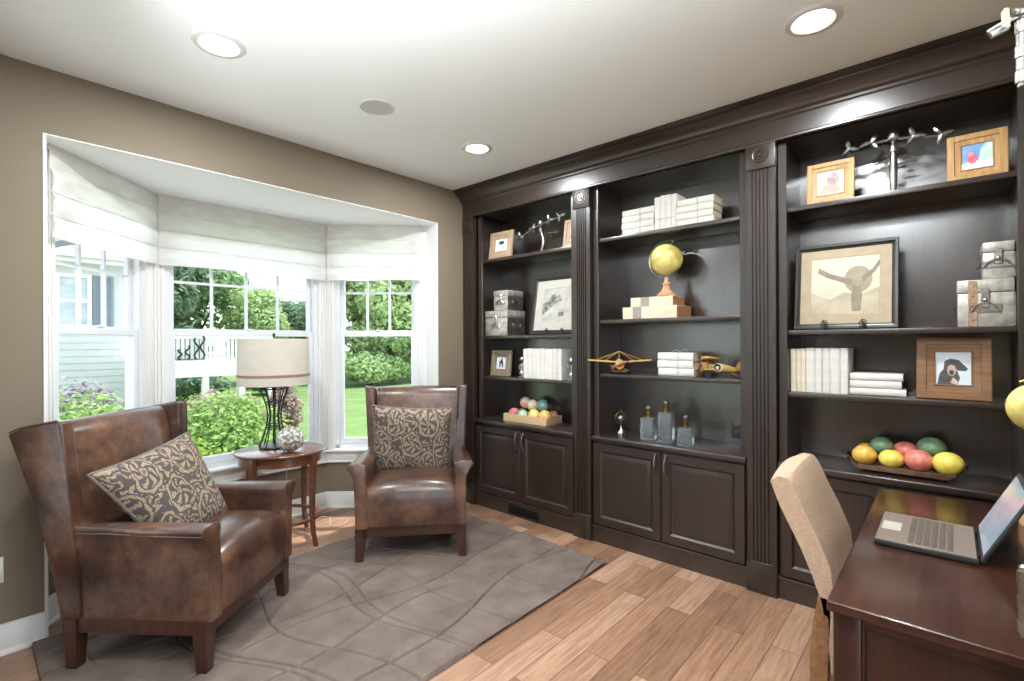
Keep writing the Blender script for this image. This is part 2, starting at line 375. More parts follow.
fl = MB().box(XL-.12, XB, -1.0, BJ, -0.10, 0.0).box(-3.0, XL-.12, -1.0, 1.18, -.10, 0.0)
fl.prism([(OL-.1, BJ), (OR_+.1, BJ), (BR+.05, BY+.1), (BL-.05, BY+.1)], -0.10, 0.0, 'z')
struct(fl.build('floor', MT['floor']), 'hickory plank floor with a soft sheen', 'floor')
struct(MB().box(XL-.12, XB+.12, -2.7, YW+.14, CEIL, CEIL+.12).box(-3.12, XL-.12, -2.7, 1.3, CEIL, CEIL+.12).build('ceiling', MT['ceil']), 'flat white ceiling', 'ceiling')
struct(MB().box(-7, 4, -8, -1.0, -0.14, -0.02).box(-7, -3.12, -1.0, 1.3, -0.14, -0.02).box(-7, XL-.12, 1.3, YW+.1, -0.14, -0.02).build('floor_bounce_paving', simple('pale bounce paving', (226, 224, 218), .7, c2=(212, 208, 200), scale=5)), 'unseen pale paving outside, added to bounce sunlight into the room', 'floor')  # unseen paving, added so sunlight bounces up to the ceiling
wb = MB()
wb.box(XL-.12, OL, YW, BJ, 0, CEIL); wb.box(OR_, XB+.12, YW, BJ, 0, CEIL); wb.box(OL, OR_, YW, BJ, SOF, CEIL)
struct(wb.build('wall_back', MT['wall']), 'tan wall with the bay window opening', 'wall')
struct(MB().box(XB, XB+.12, YF-.12, YW, 0, CEIL).build('wall_right', MT['wall']), 'tan wall behind the bookcases', 'wall')
WY0, WY1 = 1.36, 2.98
struct(MB().box(XL-.12, XL, 1.18, WY0, 0, CEIL).box(XL-.12, XL, WY1, YW, 0, CEIL).box(XL-.12, XL, WY0, WY1, 0, .485).box(XL-.12, XL, WY0, WY1, 2.42, CEIL).build('wall_left', MT['wall']), 'tan wall on the left', 'wall')
struct(MB().box(1.42, XB, YF-.12, YF, 0, CEIL).build('wall_front', MT['wall']), 'tan wall behind the desk', 'wall')
# white jamb lining of the bay opening and its soffit
jl = MB()
jl.box(OR_-.012, OR_+.001, YW-.004, BJ+.02, 0, SOF); jl.box(OL-.001, OL+.012, YW-.004, BJ+.02, 0, SOF)
struct(jl.build('trim_1', MT['trim']), 'white jamb lining of the bay', 'trim')
so = MB().prism([(OL, YW-.003), (OR_, YW-.003), (OR_, BJ), (OL, BJ)], SOF-.004, SOF-.0005, 'z').prism([(OL-.06, BJ), (OR_+.06, BJ), (BR+.12, BY+.16), (BL-.12, BY+.16)], SOF-.004, SOF+.12, 'z')
struct(so.build('trim_2', MT['ceil']), 'white soffit of the bay', 'trim')
ro = MB().prism([(OL-.25, BJ), (OR_+.25, BJ), (BR+.2, BY+.28), (BL-.2, BY+.28)], SOF+.14, SOF+.22, 'z')
struct(ro.build('trim_3', MT['trim']), 'eave over the bay', 'trim')

SEG = [(Vector((OL, BJ, 0)), Vector((BL, BY, 0))), (Vector((BL, BY, 0)), Vector((BR, BY, 0))), (Vector((BR, BY, 0)), Vector((OR_, BJ, 0)))]
SILL = 0.505
def seg_frame(a, b):
    d = (b - a); W = d.length; return W, math.atan2(d.y, d.x)
# bay wall under the windows (one continuous wall)
bw = MB()
for a, b in SEG:
    W, th = seg_frame(a, b); m = Matrix.Translation(a) @ Matrix.Rotation(th, 4, 'Z')
    bw.box(-.02, W+.02, 0, .12, 0, SILL-.02, m=m)
struct(bw.build('wall_bay', MT['wall']), 'tan wall below the bay windows', 'wall')
bb = MB()
BBP = [(0, 0), (-.026, 0), (-.026, .012), (-.017, .022), (-.016, .105), (-.011, .118), (-.009, .132), (0, .135)]
for a, b in SEG:
    W, th = seg_frame(a, b); m = Matrix.Translation(a) @ Matrix.Rotation(th, 4, 'Z')
    bb.prism(BBP, -.0, W, 'x', m=m)
bb.prism(BBP, XL, OL+.0, 'x', m=Matrix.Translation((0, YW, 0)))
bb.prism(BBP, OR_, 2.95, 'x', m=Matrix.Translation((0, YW, 0)))
struct(bb.build('baseboard_back', MT['trim']), 'white baseboard along the window wall and bay', 'baseboard')
struct(MB().prism(BBP, 0, YW-1.18, 'x', m=Matrix.Translation((XL, 1.18, 0)) @ Matrix.Rotation(R(90), 4, 'Z')).build('baseboard_left', MT['trim']), 'white baseboard on the left wall', 'baseboard')

def window(idx, a, b, ncol, label):
    W, th = seg_frame(a, b)
    root = struct(empty('window_%d' % idx, a, (0, 0, th)), label, 'window')
    TOP = SOF; z0 = SILL
    c = MB(); cw = .072                     # fluted side casings, head casing
    for x0 in (0.0, W-cw):
        c.box(x0, x0+cw, -.012, .10, z0, TOP)
        for k in range(3): c.box(x0+.009+k*.020, x0+.023+k*.020, -.020, -.011, z0, TOP, .003, 1)
    c.box(cw, W-cw, -.012, .10, TOP-.09, TOP)
    c.build('casing', MT['trim'], root)
    s = MB().box(-.01, W+.01, -.055, .10, z0-.022, z0, .006).box(.0, W, -.022, .02, z0-.105, z0-.022, .004)
    s.box(.0, W, -.028, .0, z0-.116, z0-.100, .004)
    s.build('sill', MT['trim'], root)
    f = MB(); fw_ = .035; x0, x1 = cw, W-cw; zt = TOP-.09
    f.box(x0, x0+fw_, .012, .10, z0, zt).box(x1-fw_, x1, .012, .10, z0, zt).box(x0, x1, .012, .10, z0, z0+.03).box(x0, x1, .012, .10, zt-.03, zt)
    f.build('frame', MT['vinyl'], root)
    xa, xb = x0+fw_, x1-fw_; mid = 1.485; sw = .034
    lo = MB(); y0, y1 = .022, .050
    lo.box(xa, xa+sw, y0, y1, z0+.03, mid+.02, .003, 1).box(xb-sw, xb, y0, y1, z0+.03, mid+.02, .003, 1)
    lo.box(xa+sw, xb-sw, y0, y1, z0+.03, z0+.085, .003, 1).box(xa+sw, xb-sw, y0, y1, mid-.022, mid+.02, .003, 1)
    l_ = lo.build('lower_sash', MT['vinyl'], root)
    MB().box(xa+sw, xb-sw, y0+.012, y0+.016, z0+.085, mid-.022).build('pane', MT['glass'], l_)
    lk = MB().box(W/2-.03, W/2+.03, y0+.002, y1, mid+.02, mid+.032, .004).box(W/2-.008, W/2+.03, y0-.006, y0+.01, mid+.024, mid+.036, .003)
    lk.build('sash_lock', MT['vinyl'], l_)
    up = MB(); y0, y1 = .056, .084
    up.box(xa, xa+sw, y0, y1, mid-.02, zt-.03, .003, 1).box(xb-sw, xb, y0, y1, mid-.02, zt-.03, .003, 1)
    up.box(xa+sw, xb-sw, y0, y1, mid-.02, mid+.03, .003, 1).box(xa+sw, xb-sw, y0, y1, zt-.075, zt-.03, .003, 1)
    u_ = up.build('upper_sash', MT['vinyl'], root)
    MB().box(xa+sw, xb-sw, y0+.012, y0+.016, mid+.03, zt-.075).build('pane', MT['glass'], u_)
    mu = MB()
    for k in range(1, ncol):
        x = xa+sw+(xb-xa-2*sw)*k/ncol; mu.box(x-.009, x+.009, y0+.004, y0+.024, mid+.03, zt-.075)
    if ncol > 1:
        mu.box(xa+sw, xb-sw, y0+.0055, y0+.0225, 1.835, 1.853)
        mu.build('muntins', MT['vinyl'], u_)
window(1, *SEG[0], 3, 'narrow left bay window facing the neighbouring house')
window(2, *SEG[1], 4, 'wide centre bay window behind the lamp')
window(3, *SEG[2], 3, 'narrow right bay window facing trees')

window(4, Vector((XL, WY0, 0)), Vector((XL, (WY0+WY1)/2, 0)), 1, 'window in the left wall, nearer the entry')
window(5, Vector((XL, (WY0+WY1)/2, 0)), Vector((XL, WY1, 0)), 1, 'window in the left wall, nearer the bay')

def shade(a, b, label, seed, e0, e1):
    W, th = seg_frame(a, b)
    root = thing('roman_shade', label, 'window shade', a, (0, 0, th), 'roman shades in the bay')
    rnd = random.Random(seed)
    ph = [rnd.uniform(0, 6) for _ in range(8)]
    zt, zb, nf = SOF-.004, 1.955, 4
    fh = (zt-zb)/nf
    prof = []
    for k in range(nf):
        for j in range(7):
            t = j/6.0
            prof.append((-.040 - .020*math.sin(PI*min(1, t*1.02))*(.35+.25*k) - .012*t*(k > 0), zt-(k+t)*fh - (.012*(t > .9)), k, t))
    def F(u, v):
        i = min(len(prof)-1, int(round(v*(len(prof)-1)))); y, z, k, t = prof[i]
        x = -e0*0 + e0 + (W-e0-e1)*u
        w = math.sin(PI*t)
        y += w*(.006*math.sin(7*u+ph[k]) + .004*math.sin(17*u+ph[k+4]))
        z += .005*math.sin(5*u+ph[k])*(k/4.0) + .003*math.sin(11*u+ph[k+2])*t
        return (x, y, z)
    body = MB().grid(F, 40, len(prof)-1).build('fabric', MT['shade'], root, ang=60)
    hm = MB()
    for k in range(1, nf+1):
        i = k*7-1
        pts = [Vector(F(q/24, i/(len(prof)-1))) + Vector((0, -.003, 0)) for q in range(25)]
        hm.tube(pts, .0045, 5)
    hm.build('fold_seam', MT['shade'], root)
    MB().box(e0, W-e1, -.036, -.022, SOF-.03, SOF-.001).build('headrail', MT['trim'], root)
shade(*SEG[0], 'off-white roman shade over the left bay window', 1, .008, .03)
shade(*SEG[1], 'wide off-white roman shade over the centre bay window', 2, .03, .03)
shade(*SEG[2], 'off-white roman shade over the right bay window near the bookcase', 3, .03, .03)

# ------------------------------------------------------------------ ceiling fittings
LENS = mat_emit('lit lamp lens', (255, 250, 240), 9.0)
def downlight(x, y, label):
    r = thing('recessed_light', label, 'ceiling light', (x, y, CEIL), group='recessed ceiling lights')
    MB().lathe([(.105, 0), (.105, -.004), (.098, -.009), (.080, -.010), (.070, -.003), (.070, .0)], 36).build('trim_ring', MT['trim'], r)
    MB().lathe([(.0005, -.0035), (.069, -.0035), (.069, -.001), (.0005, -.001)], 32).build('lens', LENS, r)
    ld = bpy.data.lights.new('lamp', 'AREA'); ld.shape = 'DISK'; ld.size = .13; ld.energy = DOWNLIGHT_W; ld.color = (.93, .97, 1.0)
    lo = bpy.data.objects.new('lamp', ld); COL.objects.link(lo); lo.parent = r; lo.location = (0, 0, -.012)
downlight(.768, 2.411, 'recessed ceiling light above the left armchair, nearest the window wall')
downlight(2.348, .418, 'recessed ceiling light closest to the desk, by the tall crown')
downlight(2.351, 2.404, 'recessed ceiling light near the bookcase corner by the window')
downlight(.768, .418, 'extra recessed ceiling light out of view near the entry, added for brightness')  # extra light outside the view, added to brighten the room
tl = thing('fill_uplight', 'added fill uplight on a stand, out of view left of the entry', 'lamp', (-.30, .60, 0))  # invented uplight outside the view, added to brighten the ceiling
MB().lathe([(.0005, 0), (.14, 0), (.14, .012), (.05, .028), (.014, .036), (.0005, .036)], 28).build('base', MT['iron'], tl)
MB().tube([(0, 0, .03), (0, 0, 1.43)], .011, 10).build('pole', MT['iron'], tl)
MB().lathe([(.012, 1.39), (.06, 1.405), (.13, 1.45), (.165, 1.51), (.160, 1.51), (.125, 1.456), (.06, 1.415), (.012, 1.402)], 32).build('bowl', MT['iron'], tl)
MB().ball((0, 0, 1.45), .03, (1, 1, 1.3), 14, 10).build('bulb', LENS, tl)
ud = bpy.data.lights.new('lamp', 'SPOT'); ud.energy = FILL_UPLIGHT_W*4; ud.spot_size = R(146); ud.spot_blend = .7; ud.shadow_soft_size = .08; ud.color = (.93, .97, 1.0)
uo = bpy.data.objects.new('lamp', ud); COL.objects.link(uo); uo.parent = tl; uo.location = (0, 0, 1.55); uo.rotation_euler = (PI, 0, 0)
s = thing('ceiling_speaker', 'round white flush speaker grille on the ceiling', 'speaker', (1.565, 2.401, CEIL))
MB().lathe([(.098, 0), (.098, -.005), (.090, -.008), (.088, 0)], 36).build('rim', MT['trim'], s)
MB().lathe([(.0005, -.006), (.0895, -.005), (.0895, -.001), (.0005, -.001)], 36).build('grille', simple('speaker mesh', (206, 208, 206), .8, c2=(190, 192, 190), scale=400), s)

def outlet(X, Y, Z, th, label, pm, w=.072, h=.116):
    r = thing('wall_outlet', label, 'outlet', (X, Y, Z), (0, 0, th))
    MB().box(-w/2, w/2, -.006, 0, -h/2, h/2, .002).build('cover_plate', pm, r)
    for dz in (-.022, .022):
        so_ = MB().box(-.016, .016, -.009, -.005, dz-.014, dz+.014, .003).build('socket', pm, r)
        for x0 in (-.008, .005): MB().box(x0, x0+.003, -.0098, -.0085, dz-.005, dz+.006).build('slot', MT['slot'], so_)
outlet(.095, YW, .383, 0, 'white electrical outlet low on the tan wall at far left', MT['plate'])

# ------------------------------------------------------------------ bookcases
X0 = 2.965
FACE = R(-90)          # local x runs to the right along the shelves, local y into them
CT = 0.748
def rect_loft(mb, x0, x1, z0, z1, prof):
    rings = [[(x0+i, y, z0+i), (x1-i, y, z0+i), (x1-i, y, z1-i), (x0+i, y, z1-i)] for i, y in prof]
    mb.loft(rings, True, True)
DOORP = [(0, .021), (0, .003), (.003, 0), (.054, 0), (.058, .004), (.066, .009), (.070, .009), (.072, .006), (.092, .001), (.098, .001)]
def pull(parent, x, z0, z1):
    pts = []
    for k in range(13):
        t = k/12; pts.append((x, -.006-.024*math.sin(PI*t)**.7, z0+(z1-z0)*t))
    mb = MB().tube(pts, [.0035+.003*math.sin(PI*k/12) for k in range(13)], 8)
    mb.ball((x, -.004, z0), .007, (1, .7, 1), 10, 6).ball((x, -.004, z1), .007, (1, .7, 1), 10, 6)
    mb.build('handle', MT['tind'], parent)
def bookcase(yL, yR, zs, label, vent=False):
    yL -= .005; yR += .005; W = yL - yR; st = .042; sl = .064 if vent else st
    r = thing('bookcase', label, 'bookcase', (X0, yL, 0), (0, 0, FACE), 'built-in bookcase units')
    for x0, st_w in ((0, sl), (W-st, st)):
        sp = MB()
        if st_w > st: sp.box(0, .020, .05, .375, 0, 2.525, .002, 1).box(0, st_w, .05, .070, 0, 2.525, .002, 1)
        else: sp.box(x0, x0+st_w, .05, .375, 0, 2.525, .002, 1)
        sp.build('side_panel', MT['esp'], r)
    MB().box(.0205 if vent else sl, W-st, .375, .39, .0, 2.525).build('back_panel', MT['espb'], r)
    MB().box(sl, W-st, .05, .375, 2.505, 2.525).build('top_panel', MT['espx'], r)
    for z in zs:
        MB().box(sl if not vent else .0205, W-st, .062 if not vent else .0705, .375, z-.027, z-.0008, .003, 2).build('shelf', MT['espx'], r)
    MB().box(.002, W-.002, .006, .375, CT-.034, CT-.0008, .006, 3).build('counter', MT['espx'], r)
    MB().box(sl, W-st, .045, .36, .05, CT-.034).build('cabinet_body', MT['esp'], r)
    t = MB().box(.0, W, .022, .07, 0, .112).box(0, W, .012, .07, .106, .122, .004, 2)
    t.build('toe_board', MT['espx'], r)
    gap = .006; x0, x1 = .012, W-.012; mid = W/2; z0, z1 = .128, CT-.048
    for a, b, hx in ((x0, mid-gap/2, mid-.034), (mid+gap/2, x1, mid+.034)):
        d = MB(); rect_loft(d, a, b, z0, z1, [(i, y+.018) for i, y in DOORP])
        dd = d.build('door', MT['esp'], r, ang=25)
        h = MB(); pull(dd, hx, .552, .682)
        for o in dd.children: o.location = (0, .018, 0)
    if vent:
        v = MB(); xa = 3.096-at_x(507.5, 506, 2.98).y; xb = 3.096-at_x(538, 521, 2.98).y
        v.box(xa, xb, .014, .024, .018, .092, .003, 1)
        vv = v.build('vent_grille', MT['ventm'], r)
        q = MB()
        for k in range(8): q.box(xa+.018, xb-.018, .009, .016, .028+k*.0072, .0315+k*.0072, m=None)
        q.build('louvres', MT['ventm'], vv)
    return r
U_L, U_M, U_R = (3.096, 2.048), (1.908, .863), (.713, -.265)
ZL, ZM, ZR = (2.128, 1.467, 1.117), (2.142, 1.565, 1.185), (2.143, 1.470, 1.131)
bookcase(*U_L, ZL, 'espresso bookcase unit next to the window wall, with floor vent in its toe board', True)
bookcase(*U_M, ZM, 'middle espresso bookcase unit, holding the globe and glass decanters')
bookcase(*U_R, ZR, 'espresso bookcase unit behind the desk, holding the propeller picture')

def pilaster(yL, yR, label):
    w = yL - yR
    r = thing('fluted_pilaster', label, 'pilaster', (X0, yL, 0), (0, 0, FACE), 'fluted pilasters between the bookcases')
    sec = [(0, .10), (0, .012)]
    nfl = 5; mgn = .026; pw = (w-2*mgn)/nfl
    for k in range(nfl):
        a = mgn+k*pw
        sec += [(a+.003, .012), (a+.006, .020), (a+pw-.006, .020), (a+pw-.003, .012)]
    sec += [(w, .012), (w, .10)]
    MB().prism(sec, .172, 2.372, 'z').build('shaft', MT['esp'], r, ang=20)
    MB().box(-.004, w+.004, 0, .10, 0, .165, .003, 2).box(-.002, w+.002, .004, .10, .165, .174, .002, 1).build('plinth_block', MT['esp'], r)
    b = MB().box(-.001, w+.001, .004, .10, 2.372, 2.522, .003, 2).build('corner_block', MT['esp'], r)
    prof = [(.0005, -.004), (.008, -.004), (.012, .004), (.017, .004), (.021, -.003), (.026, -.003), (.030, .004), (.034, .004), (.038, -.002), (.043, -.002), (.046, .006)]
    mm = Matrix.Translation((w/2, .001, 2.447)) @ Matrix.Rotation(R(-90), 4, 'X') 
    MB().lathe(prof, 32, m=mm).build('rosette', MT['esp'], b, ang=60)
pilaster(3.230, 3.096, 'fluted pilaster at the window wall end of the bookcases')
pilaster(2.048, 1.908, 'fluted pilaster left of the globe shelves, under the bright spot')
pilaster(.863, .713, 'fluted pilaster between the globe shelves and the propeller picture')
pilaster(-.265, -.415, 'fluted pilaster at the desk end of the bookcases')

cr = thing('cornice', 'espresso crown moulding and frieze running along all three bookcases', 'cornice', (X0, 3.231, 0), (0, 0, FACE))
LN = 3.231+.415
fz = MB().box(0, LN, .012, .06, 2.522, 2.70).box(0, LN, .002, .02, 2.503, 2.524, .006, 3)
fz.build('frieze_board', MT['espx'], cr)
cp = [(.06, 2.62), (.010, 2.62), (.004, 2.628), (.004, 2.640), (-.006, 2.646), (-.012, 2.652), (-.018, 2.668), (-.036, 2.688), (-.060, 2.700), (-.066, 2.704), (-.066, 2.712), (-.080, 2.716), (-.094, 2.724), (-.102, 2.727), (-.102, CEIL-.001), (.06, CEIL-.001)]
MB().prism(cp, 0, LN, 'x').build('crown_moulding', MT['espx'], cr, ang=22)

# ------------------------------------------------------------------ shelf things (local x to the right, y into the shelf, z up)
def shelf_loc(y, z, X): return (X, y, z)
def mitred(mb, w, h, b, prof):
    # prof: (inset 0..b, y) from the outer edge to the inner edge
    rings = []
    for i, y in prof:
        rings.append([(-w/2+i, y, i), (w/2-i, y, i), (w/2-i, y, h-i), (-w/2+i, y, h-i)])
    mb.loft(rings, False, True)
def photo_frame(name, X, yl, yr, z, h, border, mat, label, cat, tilt=8, depth=.02, group=None, mats=(), photo=None, yaw=0, sub=None, matb=None):
    w = yl - yr
    r = thing(name, label, cat, (X, (yl+yr)/2, z+(depth+.003)*math.sin(R(tilt))+.0006), (R(-tilt), 0, FACE+R(yaw)), group)
    f = MB(); mitred(f, w, h, border, [(0, depth), (0, .002), (.003, 0), (border*.50, .0), (border*.54, .005), (border*.9, .009), (border*.93, .005), (border, .006), (border, depth)])
    f.build('frame', mat, r, ang=25)
    MB().box(-w/2+.004, w/2-.004, depth-.004, depth+.002, .004, h-.004).build('backing', MT['slot'], r)
    # a strut at the back that meets the shelf
    t = math.radians(tilt); L = h*.62
    st = MB(); yb = L*math.tan(t)+.02
    a0 = Vector((0, depth+.002, L)); 
    # the shelf plane in frame coordinates passes through the origin: z = y*tan(t)
    foot_y = depth + .30*L + .01; foot = Vector((0, foot_y, foot_y*math.tan(t)+.0065))
    st.tube([a0, foot], .005, 6); st.build('strut', MT['slot'], r)
    b = border
    if matb:
        mb = MB(); mitred(mb, w-2*b, h-2*b, matb, [(0, .0095), (matb-.002, .0095), (matb, .0115)])
        mo = mb.build('picture_mat', mats[0], r); mo.location = (0, 0, b); b += matb
    pw, ph = w-2*b, h-2*b
    p = MB().box(-pw/2-.002, pw/2+.002, .0115, .0135, b-.002, h-b+.002).build('photo', photo, r)
    if sub: sub(p, pw, ph, b, h)
    return r
def poly_part(p, name, pts, mat, pw, ph, b, y=.0108, th=.0008):
    q = MB().prism([(-pw/2+u*pw, b+v*ph) for u, v in pts], y-th, y, 'y'); return q.build(name, mat, p)
def flat(c, c2=None, sc=12): return simple('print ink', c, .5, c2=c2, scale=sc)
def ell(cx, cy, rx, ry, n=16, a0=0): return [(cx+rx*math.cos(2*PI*i/n+a0), cy+ry*math.sin(2*PI*i/n+a0)) for i in range(n)]
SHX = 3.06
# left bookcase
def sub_people(p, pw, ph, b, h):
    poly_part(p, 'figure', [(.3, .15), (.42, .15), (.45, .45), (.55, .45), (.6, .15), (.72, .15), (.68, .7), (.6, .75), (.62, .9), (.48, .92), (.44, .75), (.3, .68)], flat((52, 54, 62), (80, 84, 96)), pw, ph, b)
def sub_portrait(p, pw, ph, b, h):
    poly_part(p, 'figure', ell(.5, .68, .24, .16), flat((66, 62, 72), (100, 92, 96)), pw, ph, b)
    poly_part(p, 'figure', ell(.52, .34, .26, .22), flat((206, 202, 208), (176, 176, 190)), pw, ph, b)
photo_frame('photo_frame', 3.075, 3.008, 2.745, ZL[0], .232, .062, MT['greywood'], 'weathered wood photo frame on the top shelf by the window wall', 'picture frame', 7, photo=flat((226, 224, 228), (206, 204, 214)), sub=sub_portrait, group='small photo frames')
photo_frame('photo_frame', 3.10, 2.235, 2.100, ZL[0], .225, .050, MT['greywood'], 'weathered wood photo frame half hidden behind the pilaster, right of the bird sculpture', 'picture frame', 9, photo=flat((220, 208, 196), (150, 130, 118)), sub=sub_people, group='small photo frames', yaw=0)
photo_frame('photo_frame', 3.09, 3.010, 2.781, ZL[2], .222, .060, MT['olive'], 'grey-brown photo frame left of the white book row', 'picture frame', 6, photo=flat((216, 218, 224), (196, 198, 208)), sub=sub_people, group='small photo frames')

def easel(r, w, xs, h, tilt, mat=None):
    for x in xs:
        pts = []
        for k in range(30):
            a = k/29*4.2*PI; rad = .004+.016*k/29
            pts.append((x+rad*math.cos(a+1.2), -.018, .024+rad*math.sin(a+1.2)))
        q = MB().tube(pts, .0026, 6)
        q.tube([pts[-1], (x+.014, -.016, .006), (x+.01, .01, .0045), (x, .07, .07*math.tan(R(tilt))+.005), (x, .12, .12*math.tan(R(tilt))+.005)], .003, 6)
        q.build('easel_scroll', MT['iron'], r)
def sub_mountain(p, pw, ph, b, h):
    poly_part(p, 'hills', [(0, .55), (.18, .62), (.3, .80), (.42, .84), (.5, .74), (.6, .8), (.72, .6), (.9, .66), (1, .6), (1, .2), (0, .2)], flat((86, 84, 79), (150, 148, 140), 30), pw, ph, b, .0110)
    poly_part(p, 'slope', [(.0, .2), (.1, .26), (.55, .58), (.8, .62), (1, .66), (1, .12), (0, .12)], flat((184, 181, 173), (156, 154, 147), 14), pw, ph, b, .0105)
    poly_part(p, 'hut', [(.62, .16), (.82, .16), (.82, .28), (.62, .28)], flat((120, 118, 112), (90, 88, 84), 60), pw, ph, b, .0100)
pic = photo_frame('framed_picture', 3.10, 2.573, 2.100, ZL[1], .478, .034, MT['black'], 'black framed mountain print on a scroll easel beside the tin trunks', 'picture', 10, .022, photo=flat((176, 172, 163), (158, 154, 147)), sub=sub_mountain, mats=(MT['mat_w'],), matb=.070)
easel(pic, .46, (-.05, .10), .478, 10)

def trunk(X, yl, yr, z, h, d, label, dark_end, strap=True, end=True):
    w = yl-yr
    r = thing('tin_trunk', label, 'storage box', (X, (yl+yr)/2, z), (0, 0, FACE), 'small tin trunks')
    MB().box(-w/2, w/2, 0, d, 0, h*.72, .004, 2).build('body', MT['tin'], r)
    lid = MB().box(-w/2-.002, w/2+.002, -.003, d+.003, h*.72+.001, h, .006, 2).build('lid', MT['tin'], r)
    hh = h*.72
    e = MB().box(w/2-.001, w/2+.003, .004, d-.004, .004, hh-.003).build('end_panel', MT['tind'] if dark_end else MT['tin'], r)
    hd = MB(); hd.tube([(w/2+.006, d*.32, hh*.62), (w/2+.016, d*.32, hh*.50), (w/2+.016, d*.68, hh*.50), (w/2+.006, d*.68, hh*.62)], .003, 6)
    hd.box(w/2+.002, w/2+.005, d*.27, d*.73, hh*.45, hh*.70, .001, 1); 
    if end: hd.build('end_handle', MT['pewter'] if dark_end else MT['iron'], r)
    h2 = MB().tube([(-w/2-.004, d*.32, hh*.62), (-w/2-.014, d*.32, hh*.50), (-w/2-.014, d*.68, hh*.50), (-w/2-.004, d*.68, hh*.62)], .003, 6); h2.build('end_handle', MT['iron'], r)
    la = MB().box(-.055, .055, -.005, .0, hh*.42, hh*.66, .002, 1)
    la.tube([(-.045, -.006, hh*.45), (-.03, -.012, hh*.62), (-.015, -.012, hh*.70), (.015, -.012, hh*.70), (.03, -.012, hh*.62), (.045, -.006, hh*.45)], .004, 6)
    la.box(-.014, .014, -.010, -.002, hh*.55, hh*1.12, .003, 1).ball((0, -.010, hh*.78), .009, (1, .6, 1), 10, 8)
    la.build('latch', MT['pewter'], r)
    if strap:
        s = MB()
        for x in (-w*.22,):
            s.box(x-.016, x+.016, -.0045, .001, .002, h-.004, .001, 1)
            for zz in (.15, .45, .66, .86): s.ball((x, -.005, h*zz), .005, (1, .6, 1), 8, 6)
        s.build('strap', MT['rust'], r)
    return r
trunk(3.075, 3.050, 2.793, ZL[1], .214, .235, 'larger silver tin trunk on the second shelf by the window wall, bottom of its pair', True, False)
trunk(3.085, 2.956, 2.795, ZL[1]+.2145, .172, .205, 'smaller silver tin trunk stacked on the larger one by the window wall', True, False)
trunk(3.075, -.026, -.212, ZR[1], .214, .215, 'larger mottled tin trunk with a rusty strap, right of the propeller picture', False, True, False)
trunk(3.085, -.112, -.213, ZR[1]+.2145, .166, .19, 'smaller mottled tin trunk on top of the strapped one, right of the propeller picture', False, False, False)

def book_up(X, yl, yr, z, h, d, mat, label, group):
    w = yl-yr
    r = thing('book', label, 'book', (X, (yl+yr)/2, z), (0, 0, FACE), group)
    t = min(.003, w*.12)
    rings = []
    for zz in (0, h):
        n = 8; ring = []
        for k in range(n+1):
            a = PI+PI*k/n; ring.append((w/2*math.cos(a), .006+.006*math.sin(a), zz))
        ring += [(w/2, d, zz), (w/2-t, d, zz), (w/2-t, .010, zz), (-w/2+t, .010, zz), (-w/2+t, d, zz), (-w/2, d, zz)]
        rings.append(ring)
    MB().loft(rings).build('cover', mat, r, ang=50)
    MB().box(-w/2+t+.0003, w/2-t-.0003, .011, d-.004, .003, h-.004).build('pages', MT['page'], r)
    return r
def book_flat(X, yl, yr, z, t, d, mat, label, group, yaw=0):
    w = yl-yr
    r = thing('book', label, 'book', (X, (yl+yr)/2, z), (0, 0, FACE+R(yaw)), group)
    c = .0028; rings = []
    for x in (-w/2, w/2):
        ring = [(x, d, 0)]
        for k in range(9):
            a = -PI/2 - PI*k/8; ring.append((x, .007+.007*math.cos(a), t/2 + t/2*math.sin(a)))
        ring += [(x, d, t), (x, d, t-c), (x, .010, t-c), (x, .010, c), (x, d, c)]
        rings.append(ring)
    MB().loft(rings).build('cover', mat, r, ang=50)
    MB().box(-w/2+.003, w/2-.003, .011, d-.004, c+.0003, t-c-.0003).build('pages', MT['page'], r)
    return r
# upright white row, left bookcase
yy = 2.619
for k in range(9):
    w = (2.619-2.235)/9
    book_up(3.075 + .004*((k*7) % 3), yy, yy-w+.0012, ZL[2], .238 + .002*((k*5) % 3), .20, MT['white'], '%s white book from the left in the upright row between pewter bookends' % ORD[k], 'white books in the left bookcase')
    yy -= w
def bookend(y, label, flip):
    r = thing('bookend', label, 'bookend', (3.10, y, ZL[2]), (0, 0, FACE), 'pewter figure bookends')
    s = -1 if flip else 1
    MB().box(-.020, .020, -.03, .07, 0, .010, .003, 2).build('base', MT['pewter'], r)
    f = MB()
    f.ball((0, 0, .038), .026, (1, 1, 1.1)).tube([(0, 0, .05), (s*.004, 0, .085), (s*-.004, 0, .112)], [.016, .013, .018], 10)
    f.ball((s*-.004, -.004, .152), .022)
    f.tube([(-s*.004, -.01, .110), (-s*.018, -.02, .095), (-s*.026, -.018, .125)], [.009, .008, .006], 8)
    f.tube([(s*.006, -.01, .108), (s*.017, -.018, .085), (s*.018, -.016, .065)], [.009, .008, .006], 8)
    f.build('figure', MT['pewter'], r)
bookend(2.648, 'pewter figure bookend at the left end of the white book row', True)
bookend(2.150, 'pewter figure bookend at the right end of the white book row, by the pilaster', False)

